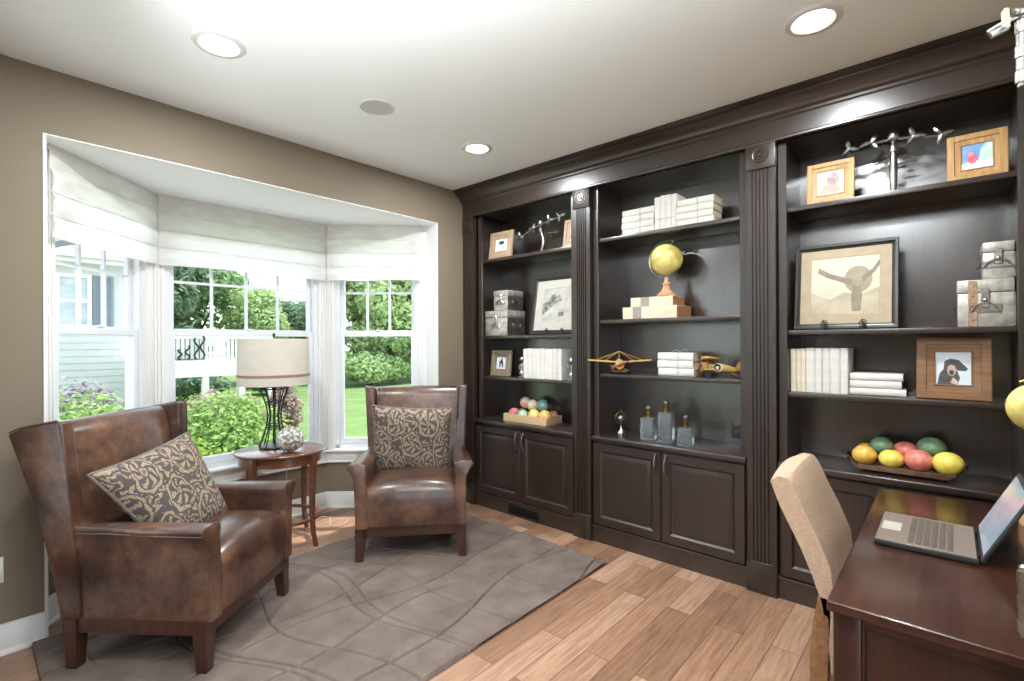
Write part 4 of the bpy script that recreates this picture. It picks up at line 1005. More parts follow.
# ------------------------------------------------------------------ leather armchairs
def armchair(label, origin, ang, low_rear=None, xs=1.0):
    r = thing('leather_armchair', label, 'armchair', (0, 0, RT+.0006), (0, 0, ang), 'leather armchairs')
    ca, sa = math.cos(ang), math.sin(ang)
    # origin is the front foot corner (s=0, f=0): local point (-.34, -.33)
    r.location = (origin[0] - (ca*-.34*xs - sa*-.33), origin[1] - (sa*-.34*xs + ca*-.33), RT+.0006)
    c = lambda s, f, z: (s-.34, -f-.33, z)
    r.scale = (xs, 1, 1)
    Wd = .685; lea = MT['leather']; piping = []
    # wings
    for s0, s1, out in ((-.004, .058, -1), (Wd-.058, Wd+.004, 1)):
        def wp(f, z): return (-f-.33, z)
        poly = [wp(-.645, .215), wp(-.675, .40), wp(-.735, .66), wp(-.855, 1.005), wp(-.80, 1.030), wp(-.63, 1.062), wp(-.612, 1.055), wp(-.600, .80), wp(-.585, .58), wp(-.56, .40), wp(-.56, .215)]
        m = MB().prism([(y, z) for y, z in poly], s0-.34, s1-.34, 'x', .011, 3)
        # lean the top outwards a little
        for v in m.bm.verts:
            if v.co.z > .6: v.co.x += out*(v.co.z-.6)*.055
        m.build('wing', lea, r)
        so = s0 if out < 0 else s1
        pts = []
        for f, z in [(-.590, .62), (-.601, .80), (-.613, 1.045), (-.63, 1.064), (-.80, 1.033), (-.85, 1.012)]:
            x = so + out*(.055*max(0, z-.6)) + out*(-.004)
            pts.append(c(x, f+.002, z+.001))
        piping.append(pts)
    # inner back
    prof = [(-.655, .25), (-.69, .45), (-.745, .68), (-.850, .985), (-.83, 1.015), (-.78, 1.035), (-.72, 1.045), (-.685, 1.03), (-.668, .98), (-.640, .82), (-.605, .66), (-.56, .52), (-.52, .42), (-.52, .25)]
    rings = []
    for k in range(13):
        u = k/12; s = .050+(Wd-.10)*u; bul = math.sin(PI*u)
        rings.append([c(s, f + (.022*bul*(1 if i >= 7 else 0)), z + (.006*bul if 4 <= i <= 7 else 0)) for i, (f, z) in enumerate(prof)])
    MB().loft(rings).build('backrest', lea, r, ang=60)
    # arms
    for left in (True, False):
        sec = [(.012, .215), (.008, .40), (.002, .53), (-.010, .568), (-.030, .590), (-.032, .602), (-.020, .611), (.040, .617), (.078, .606), (.086, .592), (.080, .56), (.078, .42), (.078, .215)]
        rings = []
        for f, k in [(-.60, 0), (-.45, 0), (-.25, .1), (-.05, .5), (.005, .9), (.018, 1.0), (.022, .95)]:
            ring = []
            for s, z in sec:
                if f > .02: s = .028 + (s-.028)*.86; z = z - (.008 if z > .5 else 0)
                if z > .55: z += .006*k
                s2 = (s if f > -.30 else max(s, .002)) - .010*k*(z > .55)
                ring.append(c(s2 if left else Wd-s2, f, z))
            rings.append(ring)
        a = MB().loft(rings).build('arm', lea, r, ang=50)
        piping.append([Vector(q)+Vector((0, .004, 0)) for q in rings[5]])
        piping.append([c(s if left else Wd-s, f, z) for s, f, z in ((-.036, .012, .588), (-.030, -.2, .586), (-.006, -.42, .584), (-.004, -.57, .582))])
    pp_ = MB()
    for p in piping: pp_.tube(p, .0035, 6)
    pp_.build('piping', lea, r)
    # seat
    prof = [(-.56, .225), (-.56, .44), (-.45, .462), (-.30, .478), (-.15, .484), (-.06, .478), (-.012, .460), (.014, .428), (.024, .380), (.020, .30), (.012, .222)]
    rings = []
    for k in range(17):
        u = k/16; s = .076+(Wd-.152)*u; bul = 1-abs(2*u-1)**3
        rings.append([c(s, f + (.012*bul if f > -.02 else 0), z + (.030*bul if z > .43 else (.012*bul if z > .36 else 0))) for f, z in prof])
    MB().loft(rings).build('seat', lea, r, ang=60)
    # wooden rail and legs
    q = MB()
    q.box(.05-.34, Wd-.05-.34, -.33-.0, -.33+.025, .150, .222, .003, 1)
    q.box(.012-.34, .036-.34, -.33+.02, -.33+.62, .150, .222, .003, 1).box(Wd-.036-.34, Wd-.012-.34, -.33+.02, -.33+.62, .150, .222, .003, 1)
    q.box(.05-.34, Wd-.05-.34, .33-.045, .33-.02, .150, .222, .003, 1)
    q.build('seat_rail', MT['leg'], r)
    for s, f, sx, sf, rear in ((.004, -.0, 1, -1, 0), (Wd-.004, -.0, -1, -1, 0), (.004, -.645, 1, 1, 1), (Wd-.004, -.645, -1, 1, 2)):
        zb = 0.0
        if low_rear is not None and rear == low_rear: zb = -(RT+.0002)
        def sq(z, t, df): return [c(s, f+df, z), c(s+sx*t, f+df, z), c(s+sx*t, f+df+sf*t, z), c(s, f+df+sf*t, z)]
        if not rear: rings = [sq(zb, .044, 0), sq(.15, .060, 0), sq(.216, .064, 0)]
        else: rings = [sq(zb, .044, .022), sq(.10, .054, .012), sq(.216, .066, 0)]
        MB().loft(rings).build('leg', MT['leg'], r, ang=25)
    return r
armchair('brown leather wing armchair on the left, seen from its side', (.683, 2.335), math.atan2(.62, .785))
armchair('brown leather wing armchair beside the bookcase, facing the camera', (1.655, 2.815), math.atan2(-.655, .755), 1, 1.035)

def pillow(loc, rot, w, h, t, label, sag=0.0, skew=0.0, seed=0, tuck=0.0):
    r = thing('throw_pillow', label, 'pillow', loc, (0, 0, 0), 'damask throw pillows')
    r.rotation_euler = rot
    n = 26; rnd = random.Random(seed)
    def edge(u, v):
        # pillow outline: corners stick out, sides draw in
        x = u*(w/2)*(1-.06*(1-abs(v)**2)*abs(u)) ; z = v*(h/2)*(1-.06*(1-abs(u)**2)*abs(v))
        x += skew*v*w*.5 + tuck*((1-u)/2)*((1-v)/2); z += sag*(u*u-.5)*h
        return x, z
    m = MB()
    for side in (-1, 1):
        def F(a, b):
            u, v = 2*a-1, 2*b-1; x, z = edge(u, v)
            th = t/2*(max(0, (1-u**4)*(1-v**4)))**.55
            th += .004*math.sin(9*u+3*v+seed)*(1-u*u)*(1-v*v)
            return (x, side*th, z)
        m.grid(F, n, n)
    m.weld(1e-5)
    m.build('cushion', MT['damask'], r, ang=80)
    pts = []
    for k in range(26): pts.append(edge(-1+2*k/26, -1))
    for k in range(26): pts.append(edge(1, -1+2*k/26))
    for k in range(26): pts.append(edge(1-2*k/26, 1))
    for k in range(26): pts.append(edge(-1, 1-2*k/26))
    MB().tube([(x, 0, z) for x, z in pts], .0055, 7, closed=True).build('piping', simple('grey piping', (104, 94, 90), .8, c2=(130, 118, 110), scale=90), r)
    return r
PL = Matrix(((.792, -.516, -.328), (.597, .768, .232), (.132, -.380, .916)))
pillow((.660, 2.800, .680), PL.to_euler(), .57, .485, .15, 'damask pillow slumped in the left armchair', 0.0, 0.0, 1, .15)
PR_ = Matrix(((.744, .665, -.048), (-.665, .735, -.127), (-.049, .126, .991)))
pillow((2.170, 2.895, .705), PR_.to_euler(), .565, .50, .16, 'damask pillow standing upright in the armchair beside the bookcase', 0.0, -.02, 2)

# ------------------------------------------------------------------ side table, lamp, orb
TZ = .655; TCx, TCy = 1.520, 3.570
TROT = math.atan2(_rt.y, _rt.x)
tb = thing('side_table', 'oval reddish wood side table between the armchairs', 'side table', (TCx, TCy, 0), (0, 0, TROT))
def oval(a, b, n=48): return [(a*math.cos(2*PI*i/n), b*math.sin(2*PI*i/n)) for i in range(n)]
A, B = .305, .265
m = MB(); m.loft([[(x*s, y*s, z) for x, y in oval(A, B)] for s, z in ((.965, TZ-.022), (.99, TZ-.018), (1, TZ-.010), (.992, TZ-.003), (.975, TZ))])
m.build('tabletop', MT['table'], tb, ang=50)
m = MB(); o1, o0 = oval(A*.90, B*.90), oval(A*.85, B*.85); n = 48
R1 = [[(x, y, TZ-.085) for x, y in o0], [(x, y, TZ-.085) for x, y in o1], [(x, y, TZ-.0225) for x, y in o1], [(x, y, TZ-.0225) for x, y in o0]]
R1.append(R1[0]); m.loft(R1, False); m.weld()
m.build('apron', MT['table'], tb, ang=40)
for a in (-17, 73, 163, 253):
    ux, uy = math.cos(R(a)), math.sin(R(a)); rad = (A*B*.93)/math.hypot(B*ux, A*uy)
    px_, py_ = -uy, ux; rings = []
    for z, d, t in [(0, .022, .0115), (.04, .010, .012), (.10, -.004, .0125), (.22, -.012, .0135), (.40, -.008, .015), (.55, -.001, .018), (.60, 0, .020), (TZ-.020, 0, .020)]:
        q = rad+d
        rings.append([(ux*(q+s1*t)+px_*s2*t, uy*(q+s1*t)+py_*s2*t, z) for s1, s2 in ((-1, -1), (1, -1), (1, 1), (-1, 1))])
    MB().loft(rings).build('leg', MT['table'], tb, ang=35)
sh_ = MB(); o1, o0 = oval(A*.90, B*.90), oval(A*.80, B*.80)
R1 = [[(x, y, .170) for x, y in o0], [(x, y, .170) for x, y in o1], [(x, y, .186) for x, y in o1], [(x, y, .186) for x, y in o0]]; R1.append(R1[0])
sh_.loft(R1, False).weld(); sh_.build('ring_stretcher', MT['table'], tb, ang=40)

LX, LY = 1.520, 3.668
lp = thing('table_lamp', 'table lamp with wire cage base and linen drum shade', 'lamp', (LX, LY, TZ+.0008))
MB().lathe([(.0005, 0), (.100, 0), (.104, .006), (.100, .014), (.075, .018), (.0005, .019)], 36).build('base', MT['iron'], lp)
wr = MB()
def rad_(t): return .046 + .058*abs(t-.52)**1.7*3.1
for k in range(10):
    a = 2*PI*k/10
    wr.tube([(rad_(j/14)*math.cos(a), rad_(j/14)*math.sin(a), .012+.415*j/14) for j in range(15)], .0042, 6)
for z in (.14, .165, .33): wr.tube([(rad_((z-.012)/.415)*math.cos(2*PI*i/24), rad_((z-.012)/.415)*math.sin(2*PI*i/24), z) for i in range(24)], .0035, 6, closed=True)
wr.tube([(rad_(1)*math.cos(2*PI*i/28), rad_(1)*math.sin(2*PI*i/28), .427) for i in range(28)], .005, 6, closed=True)
wr.build('wire_cage', MT['iron'], lp)
MB().tube([(0, 0, .012), (0, 0, .80)], .005, 8).lathe([(.0005, .42), (.014, .42), (.018, .44), (.016, .50), (.0005, .505)], 16).build('stem', MT['iron'], lp)
SR, S0, S1 = .240, .455, .785
d = MB(); n = 56
d.loft([[(q*math.cos(2*PI*i/n), q*math.sin(2*PI*i/n), z) for i in range(n)] for q, z in ((SR, S0), (SR-.004, S1), (SR-.007, S1), (SR-.003, S0), (SR, S0))], False); d.weld()
dr = d.build('shade', MT['drum'], lp, ang=50)
MB().lathe([(SR+.0015, S0+.060), (SR+.0015, S0+.078), (SR-.001, S0+.078), (SR-.001, S0+.060), (SR+.0015, S0+.060)], 56).build('band', MT['band'], dr)
sp_ = MB()
for k in range(3):
    a = 2*PI*k/3; sp_.tube([(0, 0, S1-.012), ((SR-.006)*math.cos(a), (SR-.006)*math.sin(a), S1-.008)], .002, 5)
sp_.build('spider', MT['iron'], lp)
MB().lathe([(.0005, .795), (.010, .797), (.006, .806), (.011, .818), (.0005, .828)], 14).build('finial', MT['iron'], lp)
cpts = [(1.50, 3.758, .661), (1.60, 3.82, .660), (1.650, 3.852, .660), (1.692, 3.878, .60), (1.70, 3.88, .30), (1.72, 3.885, .03), (1.80, 3.88, .0045), (1.93, 3.83, .004), (1.985, 3.74, .004), (1.93, 3.64, .004), (1.895, 3.565, .004), (1.92, 3.51, .004), (1.99, 3.52, .004), (2.07, 3.60, .004)]
cd = MB().tube([(x-LX, y-LY, z-TZ) for x, y, z in cpts], .0032, 6)
cd.build('power_cord', MT['cordw'], lp)
ob = MB(); 
ob.ball((0, 0, .086), .088, (1, 1, .97), 40, 26)
rn = random.Random(5)
for v in ob.bm.verts:
    a = math.atan2(v.co.y, v.co.x); z = (v.co.z-.086)/.088
    k = 1 + .022*math.sin(9*a+6*z)*math.cos(14*z) + rn.uniform(-.012, .012); v.co.x *= k; v.co.y *= k
og = ob.build('shell_orb', MT['shell'], None, (1.527, 3.425, TZ+.0025), ang=70)
tag(og, 'grey shell-covered orb on the side table in front of the lamp', 'ornament')

# ------------------------------------------------------------------ desk, laptop, desk chair, globe
DX0, DX1, DY0, DY1, DZ = 1.443, 2.700, -.385, .234, .760
dk = thing('writing_desk', 'dark cherry writing desk at the right edge', 'desk', ((DX0+DX1)/2, (DY0+DY1)/2, 0))
cx_, cy_ = (DX0+DX1)/2, (DY0+DY1)/2; hx, hy = (DX1-DX0)/2, (DY1-DY0)/2
MB().box(-hx, hx, -hy, hy, DZ-.026, DZ, .005, 3).build('desktop', MT['cherry'], dk)
for s in (-1, 1):
    xo = s*(hx-.016); 
    p = MB(); x0, x1 = sorted((xo, xo-s*.045))
    for y0 in (-hy+.012, hy-.012-.058): p.box(x0, x1, y0, y0+.058, 0, DZ-.026, .003, 2)
    p.box(x0, x1, -hy+.07, hy-.07, DZ-.05, DZ-.0262, .002, 1).box(x0, x1, -hy+.07, hy-.07, .04, .13, .002, 1)
    p.build('end_frame', MT['cherryz'], dk)
    xa, xb = sorted((xo-s*.016, xo-s*.030)); MB().box(xa, xb, -hy+.069, hy-.069, .129, DZ-.049).build('end_panel', MT['cherryz'], dk)
    mo = MB(); xa, xb = sorted((xo-s*.004, xo-s*.017))
    mo.box(xa, xb, hy-.078, hy-.070, .13, DZ-.05, .002, 1).box(xa, xb, -hy+.070, -hy+.078, .13, DZ-.05, .002, 1).box(xa, xb, -hy+.078, hy-.078, .13, .138, .002, 1)
    mo.build('panel_bead', MT['cherryz'], dk)
MB().box(-hx+.062, hx-.062, -hy+.02, -hy+.04, .12, DZ-.0262).build('modesty_panel', MT['cherryz'], dk)
ap = MB().box(-hx+.062, hx-.062, hy-.09, hy-.07, DZ-.11, DZ-.0262, .003, 1); ap.build('apron', MT['cherry'], dk)

lt = thing('laptop', 'open silver laptop on the writing desk', 'laptop', (2.108, .062, DZ))
# local: x along the desk (near end at -x), touchpad edge at +y
lw, ld_ = .330, .245
MB().box(-lw/2, lw/2, -ld_/2, ld_/2, .002, .018, .004, 2).build('base', MT['plastic'], lt)
MB().box(-lw/2+.003, lw/2-.003, -ld_/2+.004, ld_/2-.003, .018, .0205, .001, 1).build('deck', MT['lapbase'], lt)
k = MB()
for i in range(14):
    for j in range(6):
        if j == 0 and 3 < i < 9: continue
        x = -lw/2+.022+i*.0205; y = -ld_/2+.050+(5-j)*-.0+.0185*(5-j) if False else .040-.0185*(j)*1.0+.0
        k.box(x, x+.0165, y-.0155, y, .0205, .0222, .001, 1)
k.box(-lw/2+.022+4*.0205, -lw/2+.022+9*.0205-.004, .040-.0155, .040, .0205, .0222, .001, 1)
k.build('keyboard', MT['keys'], lt)
MB().box(-.045, .045, .062, .112, .0203, .0212, .001, 1).build('touchpad', simple('pale touchpad', (190, 182, 170), .35, c2=(182, 174, 162), scale=60), lt)
lid = empty('screen', (0, -ld_/2-.004, .014), (R(26), 0, 0)); lid.parent = lt
lid_o = MB().box(-lw/2, lw/2, -.010, 0, 0, .232, .004, 2).build('screen', MT['plastic'], lt, (0, -ld_/2-.002, .014), (R(26), 0, 0))
bpy.data.objects.remove(lid)
dm, n_, l_, b_ = new_mat('lit laptop display')
t_ = N(n_, 'ShaderNodeTexCoord'); z_ = N(n_, 'ShaderNodeTexNoise', Scale=6.0, Detail=2.0); l_.new(t_.outputs['Object'], z_.inputs['Vector'])
r_ = N(n_, 'ShaderNodeValToRGB'); r_.color_ramp.elements[0].position = .4; r_.color_ramp.elements[1].position = .6
r_.color_ramp.elements[0].color = lin((150, 172, 190)); r_.color_ramp.elements[1].color = lin((196, 180, 190)); l_.new(z_.outputs['Fac'], r_.inputs[0])
b_.inputs['Base Color'].default_value = lin((40, 44, 48)); b_.inputs['Roughness'].default_value = .15; l_.new(r_.outputs[0], b_.inputs['Emission Color']); b_.inputs['Emission Strength'].default_value = .36
MB().box(-lw/2+.012, lw/2-.012, -.0002, .0012, .018, .220).build('display', dm, lid_o)
MB().tube([(-lw*.42, -ld_/2-.002, .016), (-lw*.28, -ld_/2-.002, .016)], .006, 8).tube([(lw*.28, -ld_/2-.002, .016), (lw*.42, -ld_/2-.002, .016)], .006, 8).build('hinge', MT['ventm'], lt)
MB().tube([(-.13, .09, 0), (-.13, .09, .003)], .008, 10).tube([(.13, .09, 0), (.13, .09, .003)], .008, 10).tube([(-.13, -.09, 0), (-.13, -.09, .003)], .008, 10).tube([(.13, -.09, 0), (.13, -.09, .003)], .008, 10).build('feet', MT['ventm'], lt)

# desk chair: back towards +Y, drawn up to the desk
dc = thing('desk_chair', 'taupe upholstered desk chair pushed up to the writing desk', 'chair', (1.768, .18, 0))
cxo = 1.80; cw_ = .186
prof = [(.395, 1.000), (.372, .935), (.345, .880), (.318, .825), (.290, .755), (.268, .690), (.262, .655), (.252, .652), (.250, .56), (.246, .50), (.175, .47), (.165, .50), (.178, .60), (.212, .68), (.240, .722), (.247, .79), (.277, .865), (.310, .935), (.338, 1.000), (.350, 1.015), (.375, 1.017)]
rings = []
for k in range(15):
    u = 2*k/14-1; lift = .028*(1-u*u)*1.0; bul = .012*(1-u*u); s = 1 if abs(u) < 1 else 0
    rings.append([(u*cw_, y-.18 - (bul if i >= 9 and z > .83 else 0), z + (lift if z > .99 else lift*.3 if z > .9 else 0)) for i, (y, z) in enumerate(prof)])
MB().loft(rings).build('backrest', MT['linen'], dc, ang=45)
sec = []
st_ = MB(); rings = []
for s, z in ((.93, .415), (1.0, .43), (1.0, .475), (.97, .495), (.80, .508), (.4, .515)):
    rings.append([(x*s, (y+.04)*s-.04, z) for x, y in ((-.22, -.27), (.22, -.27), (.215, .01), (-.215, .01))])
def rr(x0, x1, y0, y1, z, rad):
    out = []
    for cx2, cy2, a0 in ((x1-rad, y1-rad, 0), (x0+rad, y1-rad, 90), (x0+rad, y0+rad, 180), (x1-rad, y0+rad, 270)):
        for k in range(5): a = R(a0+22.5*k); out.append((cx2+rad*math.cos(a), cy2+rad*math.sin(a), z))
    return out
st_.loft([rr(-.183+i, .183-i, -.29+i, -.005-i, z, .03) for i, z in ((.006, .408), (0, .416), (0, .468), (.004, .482), (.016, .494), (.05, .503))])
st_.build('seat', MT['linen'], dc, ang=50)
fr_ = MB().box(-.175, .175, -.275, -.02, .372, .408, .003, 1); fr_.build('seat_frame', MT['leg'], dc)
for sx in (-1, 1):
    x0 = sx*cw_; x1 = sx*(cw_-.038); xa, xb = min(x0, x1), max(x0, x1)
    def ring(y, z, t): return [(xa, y-t-.18, z), (xb, y-t-.18, z), (xb, y-.18, z), (xa, y-.18, z)]
    MB().loft([ring(.345, 0, .030), ring(.315, .20, .036), ring(.298, .40, .042), ring(.296, .52, .043), ring(.290, .62, .042), ring(.276, .70, .030)]).build('leg', MT['oak'], dc, ang=40)
    MB().loft([[(xa+.008, -.275, 0), (xb-.004, -.275, 0), (xb-.004, -.247, 0), (xa+.008, -.247, 0)], [(xa, -.28, .372), (xb, -.28, .372), (xb, -.242, .372), (xa, -.242, .372)]]).build('leg', MT['oak'], dc, ang=40)

desk_globe('globe', (2.50, -.235, DZ), .088, 'yellow globe on the writing desk, cut off by the right edge', .412, 1.0, R(180))

# ------------------------------------------------------------------ entry: diagonal wall stub, open door with hinges
HG = Vector((1.0065, -.0775, 0))
din = Vector((.665, -.747, 0))            # along the diagonal wall towards the desk wall
dn = Vector((-.747, -.665, 0))            # away from the room
ew = MB()
a = HG + din*.035; b = a + din*.60
ew.prism([(a.x, a.y), (b.x, b.y), (b.x+dn.x*.12, b.y+dn.y*.12), (a.x+dn.x*.12, a.y+dn.y*.12)], 0, CEIL, 'z')
c_ = HG - din*1.60; e_ = c_ - din*.16
ew.prism([(c_.x, c_.y), (e_.x, e_.y), (e_.x+dn.x*.12, e_.y+dn.y*.12), (c_.x+dn.x*.12, c_.y+dn.y*.12)], 0, CEIL, 'z')
struct(MB().box(-3.12, -3.0, -1.0, 1.30, 0, CEIL).box(-3.12, XL-.12, 1.18, 1.30, 0, CEIL).build('wall_reflection_block', simple('brown reflection block paint', (96, 80, 66), .7, c2=(92, 76, 62), scale=20)), 'unseen brown wall beside the entry, added to darken the bookcase reflections', 'wall')  # unseen wall added to keep outdoor glare out of the bookcase reflections
struct(ew.build('wall_entry', MT['wall']), 'tan wall stubs beside the entry', 'wall')
door = struct(empty('door_1', (HG.x, HG.y, 0), (0, 0, math.atan2(din.y, din.x)-R(6))), 'white entry door standing open, only its hinges in view', 'door')
# local x away from the hinge pin along the leaf; the leaf lies outside the view
DH = 2.03
dd_ = MB(); rect_loft(dd_, .014, .76, .010, DH, [(0, .045), (0, .011), (.003, .008), (.11, .008), (.118, .014), (.13, .016), (.15, .010)])
bmesh.ops.transform(dd_.bm, matrix=Matrix.Translation((0, -.0525, 0)), verts=dd_.bm.verts)
dd_.build('leaf', MT['trim'], door)
for i, zc in enumerate((1.820, 1.036, .28)):
    h = MB(); r0 = .0072
    for k in range(5):
        z0 = zc-.0445+k*.0178
        h.tube([(0, 0, z0+.0006), (0, 0, z0+.0172)], r0 if k % 2 == 0 else r0-.0012, 14)
    h.tube([(0, 0, zc-.049), (0, 0, zc+.049)], .0046, 10).ball((0, 0, zc+.049), .0062, (1, 1, .8), 12, 8)
    h.box(.0, .030, -.0445+.0, -.0425, zc-.0445, zc+.0445)
    ho = h.build('hinge', MT['steel'], door)
    if i == 0:
        q = MB()
        q.tube([(0, 0, zc+.050), (0, 0, zc+.056)], .012, 14)
        q.tube([(-.002, 0, zc+.052), (-.018, .010, zc+.046), (-.030, .018, zc+.040)], .0042, 8)
        q.tube([(-.018, .0, zc+.036), (-.034, .008, zc+.030)], .0050, 10)
        q.tube([(0, 0, zc+.053), (-.010, -.006, zc+.054), (-.020, -.010, zc+.050)], .0048, 8)
        q.build('hinge_stop', MT['steel'], ho)
        MB().loft([[(-.030+dx, y-.012, z+zc) for y, z in ((0, .030), (.006, .034), (.008, .054), (.002, .058))] for dx in (0, .006)]).build('bumper', simple('beige rubber bumper', (200, 180, 160), .7, c2=(190, 170, 150), scale=60), ho)

# ------------------------------------------------------------------ outdoors
GZ = -.45
lawn = simple('lawn grass', (80, 104, 44), .9, c2=(98, 122, 58), scale=1.6, bump=.6, bscale=40, detail=8)
gm = MB().box(-60, 70, YW+.9, 110, GZ-.2, GZ)
struct(gm.build('ground', lawn), 'bright green lawn outside', 'lawn')
struct(MB().box(-3.2, XB+.12, YW+.02, 4.9, GZ-.15, -.1).build('trim_4', simple('foundation bed', (96, 84, 70), .95, c2=(70, 60, 50), scale=14, bump=.5)), 'mulch bed and footing under the bay', 'ground') if False else None

struct(MB().box(-2.0, 5.0, YW+.92, 5.35, GZ-.1, GZ+.03).build('ground_bounce_gravel', simple('pale gravel', (206, 202, 194), .9, c2=(180, 174, 166), scale=60, bump=.5)), 'pale gravel bed round the bay, unseen, added to bounce light indoors', 'gravel')  # added below the line of sight to bounce daylight onto the soffit
def leafmat(name, c1, c2, c3=None):
    m = bpy.data.materials.new(name); m.use_nodes = True; n = m.node_tree.nodes; l = m.node_tree.links; n.clear()
    o = N(n, 'ShaderNodeOutputMaterial'); mx = N(n, 'ShaderNodeMixShader'); mx.inputs[0].default_value = .35
    d = N(n, 'ShaderNodeBsdfDiffuse'); t = N(n, 'ShaderNodeBsdfTranslucent')
    g = N(n, 'ShaderNodeNewGeometry'); r = N(n, 'ShaderNodeValToRGB'); e = r.color_ramp.elements
    e[0].color = lin(c1); e[1].color = lin(c2)
    if c3: x = e.new(.8); x.color = lin(c2); e[2].color = lin(c3)
    l.new(g.outputs['Random Per Island'], r.inputs[0])
    l.new(r.outputs[0], d.inputs[0]); l.new(r.outputs[0], t.inputs[0]); l.new(d.outputs[0], mx.inputs[1]); l.new(t.outputs[0], mx.inputs[2]); l.new(mx.outputs[0], o.inputs[0])
    return m
def leaf_mesh(name, blobs, nleaf, size, mat, seed, zmin=None):
    """leaves scattered through the outer layer of a set of ellipsoid clumps"""
    rs = np.random.RandomState(seed)
    vol = np.array([b[3]*b[4]*b[5] for b in blobs])**.667; pr = vol/vol.sum()
    idx = rs.choice(len(blobs), nleaf, p=pr); bl = np.array(blobs)[idx]
    d = rs.normal(size=(nleaf, 3)); d /= np.linalg.norm(d, axis=1)[:, None]
    rad = .72+.36*rs.rand(nleaf)
    p = bl[:, :3] + d*bl[:, 3:6]*rad[:, None]
    if zmin is not None: p[:, 2] = np.maximum(p[:, 2], zmin+rs.rand(nleaf)*.05)
    nrm = d + rs.normal(size=(nleaf, 3))*.6 + np.array([0, 0, .5]); nrm /= np.linalg.norm(nrm, axis=1)[:, None]
    a = np.cross(nrm, rs.normal(size=(nleaf, 3))); a /= np.linalg.norm(a, axis=1)[:, None]; b = np.cross(nrm, a)
    s = size*(.6+.8*rs.rand(nleaf))[:, None]
    q = np.stack([p-a*s, p-b*s*.5+a*s*.1, p+a*s, p+b*s*.5+a*s*.1], 1).reshape(-1, 3)
    me = bpy.data.meshes.new(name); me.from_pydata(q.tolist(), [], np.arange(nleaf*4).reshape(-1, 4).tolist()); me.update()
    me.materials.append(mat); return me
BARK = simple('grey brown bark', (92, 80, 66), .95, c2=(66, 56, 46), scale=12, bump=.5)
L1 = leafmat('mid green leaves', (112, 142, 100), (168, 192, 140)); L2 = leafmat('pale green leaves', (146, 172, 116), (190, 208, 150)); L3 = leafmat('blue green leaves', (102, 130, 106), (146, 170, 138))
L4 = leafmat('lime shrub leaves', (116, 146, 80), (172, 198, 122)); L5 = leafmat('pink barberry leaves', (142, 108, 112), (180, 148, 152), (140, 160, 104)); L6 = leafmat('lavender sprigs', (120, 112, 122), (170, 156, 166), (130, 140, 110)); L7 = leafmat('orange tipped shrub leaves', (96, 134, 52), (164, 192, 88), (206, 160, 110))
def tree_meshes(seed, mat, n=9000):
    rs = np.random.RandomState(seed); bl = []
    for k in range(15):
        a = rs.rand()*2*PI; z = rs.rand(); q = (1-abs(z-.35))*.85
        bl.append((q*1.5*math.cos(a), q*1.5*math.sin(a), 1.3+z*4.0, .75+.5*rs.rand(), .75+.5*rs.rand(), .6+.4*rs.rand()))
    return leaf_mesh('crown', bl, n, .125, mat, seed)
TM = [tree_meshes(1, L1), tree_meshes(2, L2), tree_meshes(3, L3), tree_meshes(4, L2)]
tk = MB().tube([(0, 0, 0), (.05, .02, 1.2), (0, .05, 2.6), (.1, 0, 4.2)], [.16, .13, .10, .04], 9)
for a in range(5): tk.tube([(0, .05, 1.6+.4*a), (.9*math.cos(a*2.2), .9*math.sin(a*2.2), 2.6+.45*a)], [.06, .02], 6)
tko = tk.build('trunk', BARK); TRUNK = tko.data; bpy.data.objects.remove(tko)
def tree(x, y, s, kind, label, sz=1.0):
    r = thing('tree', label, 'tree', (x, y, GZ), (0, 0, (x*7.3+y*3.1) % 6.28), 'trees beyond the lawn'); r.scale = (s, s, s*sz)
    for nm, me in (('crown', TM[kind]), ('trunk', TRUNK)):
        o = bpy.data.objects.new(nm, me); COL.objects.link(o); o.parent = r
KN = ['mid green', 'pale green', 'blue-green', 'light green']
TREES = [(5.2, 25, 1.25, 2, 'behind the neighbour deck, leftmost in the centre window'), (7.4, 26, 1.15, 0, 'second from the left behind the deck in the centre window'), (9.4, 24, .84, 1, 'in the middle of the centre window'),
         (11.6, 25, .82, 2, 'right of the middle of the centre window'), (13.0, 22, 1.05, 3, 'at the right side of the centre window'), (15.0, 23.5, 1.2, 0, 'hidden mostly by the corner between the centre and right windows'),
         (14.2, 20.5, 1.15, 1, 'at the left of the right bay window'), (17.2, 24, 1.45, 0, 'at the back in the right bay window'), (17.3, 21, 1.2, 2, 'at the right of the right bay window'), (20.5, 23, 1.4, 0, 'farthest right beyond the right bay window'),
         (1.0, 30, 1.4, 0, 'behind the neighbouring house'), (3.0, 31, 1.5, 1, 'behind the right corner of the neighbouring house')]
for x, y, s, k, w in TREES: tree(x, y, s, k, '%s tree %s' % (KN[k], w))
def shrub(name, x, y, rx, ry, h, mat, n, size, seed, label, grp=None):
    r = thing(name, label, 'shrub', (x, y, GZ), group=grp)
    rs = np.random.RandomState(seed); bl = []
    for k in range(10):
        a = rs.rand()*2*PI; q = rs.rand()**.5
        bl.append((rx*.62*q*math.cos(a), ry*.62*q*math.sin(a), h*(.30+.34*(1-q*q*.8)), rx*.42, ry*.42, h*.30))
    bl.append((0, 0, h*.55, rx*.6, ry*.6, h*.42))
    o = bpy.data.objects.new('foliage', leaf_mesh('foliage', bl, n, size, mat, seed, .02)); COL.objects.link(o); o.parent = r
    s = MB()
    for k in range(7):
        a = k*.9; s.tube([(.03*math.cos(a), .03*math.sin(a), 0), (rx*.3*math.cos(a), ry*.3*math.sin(a), h*.35), (rx*.5*math.cos(a), ry*.5*math.sin(a), h*.7)], [.014, .010, .004], 5)
    s.build('stems', BARK, r)
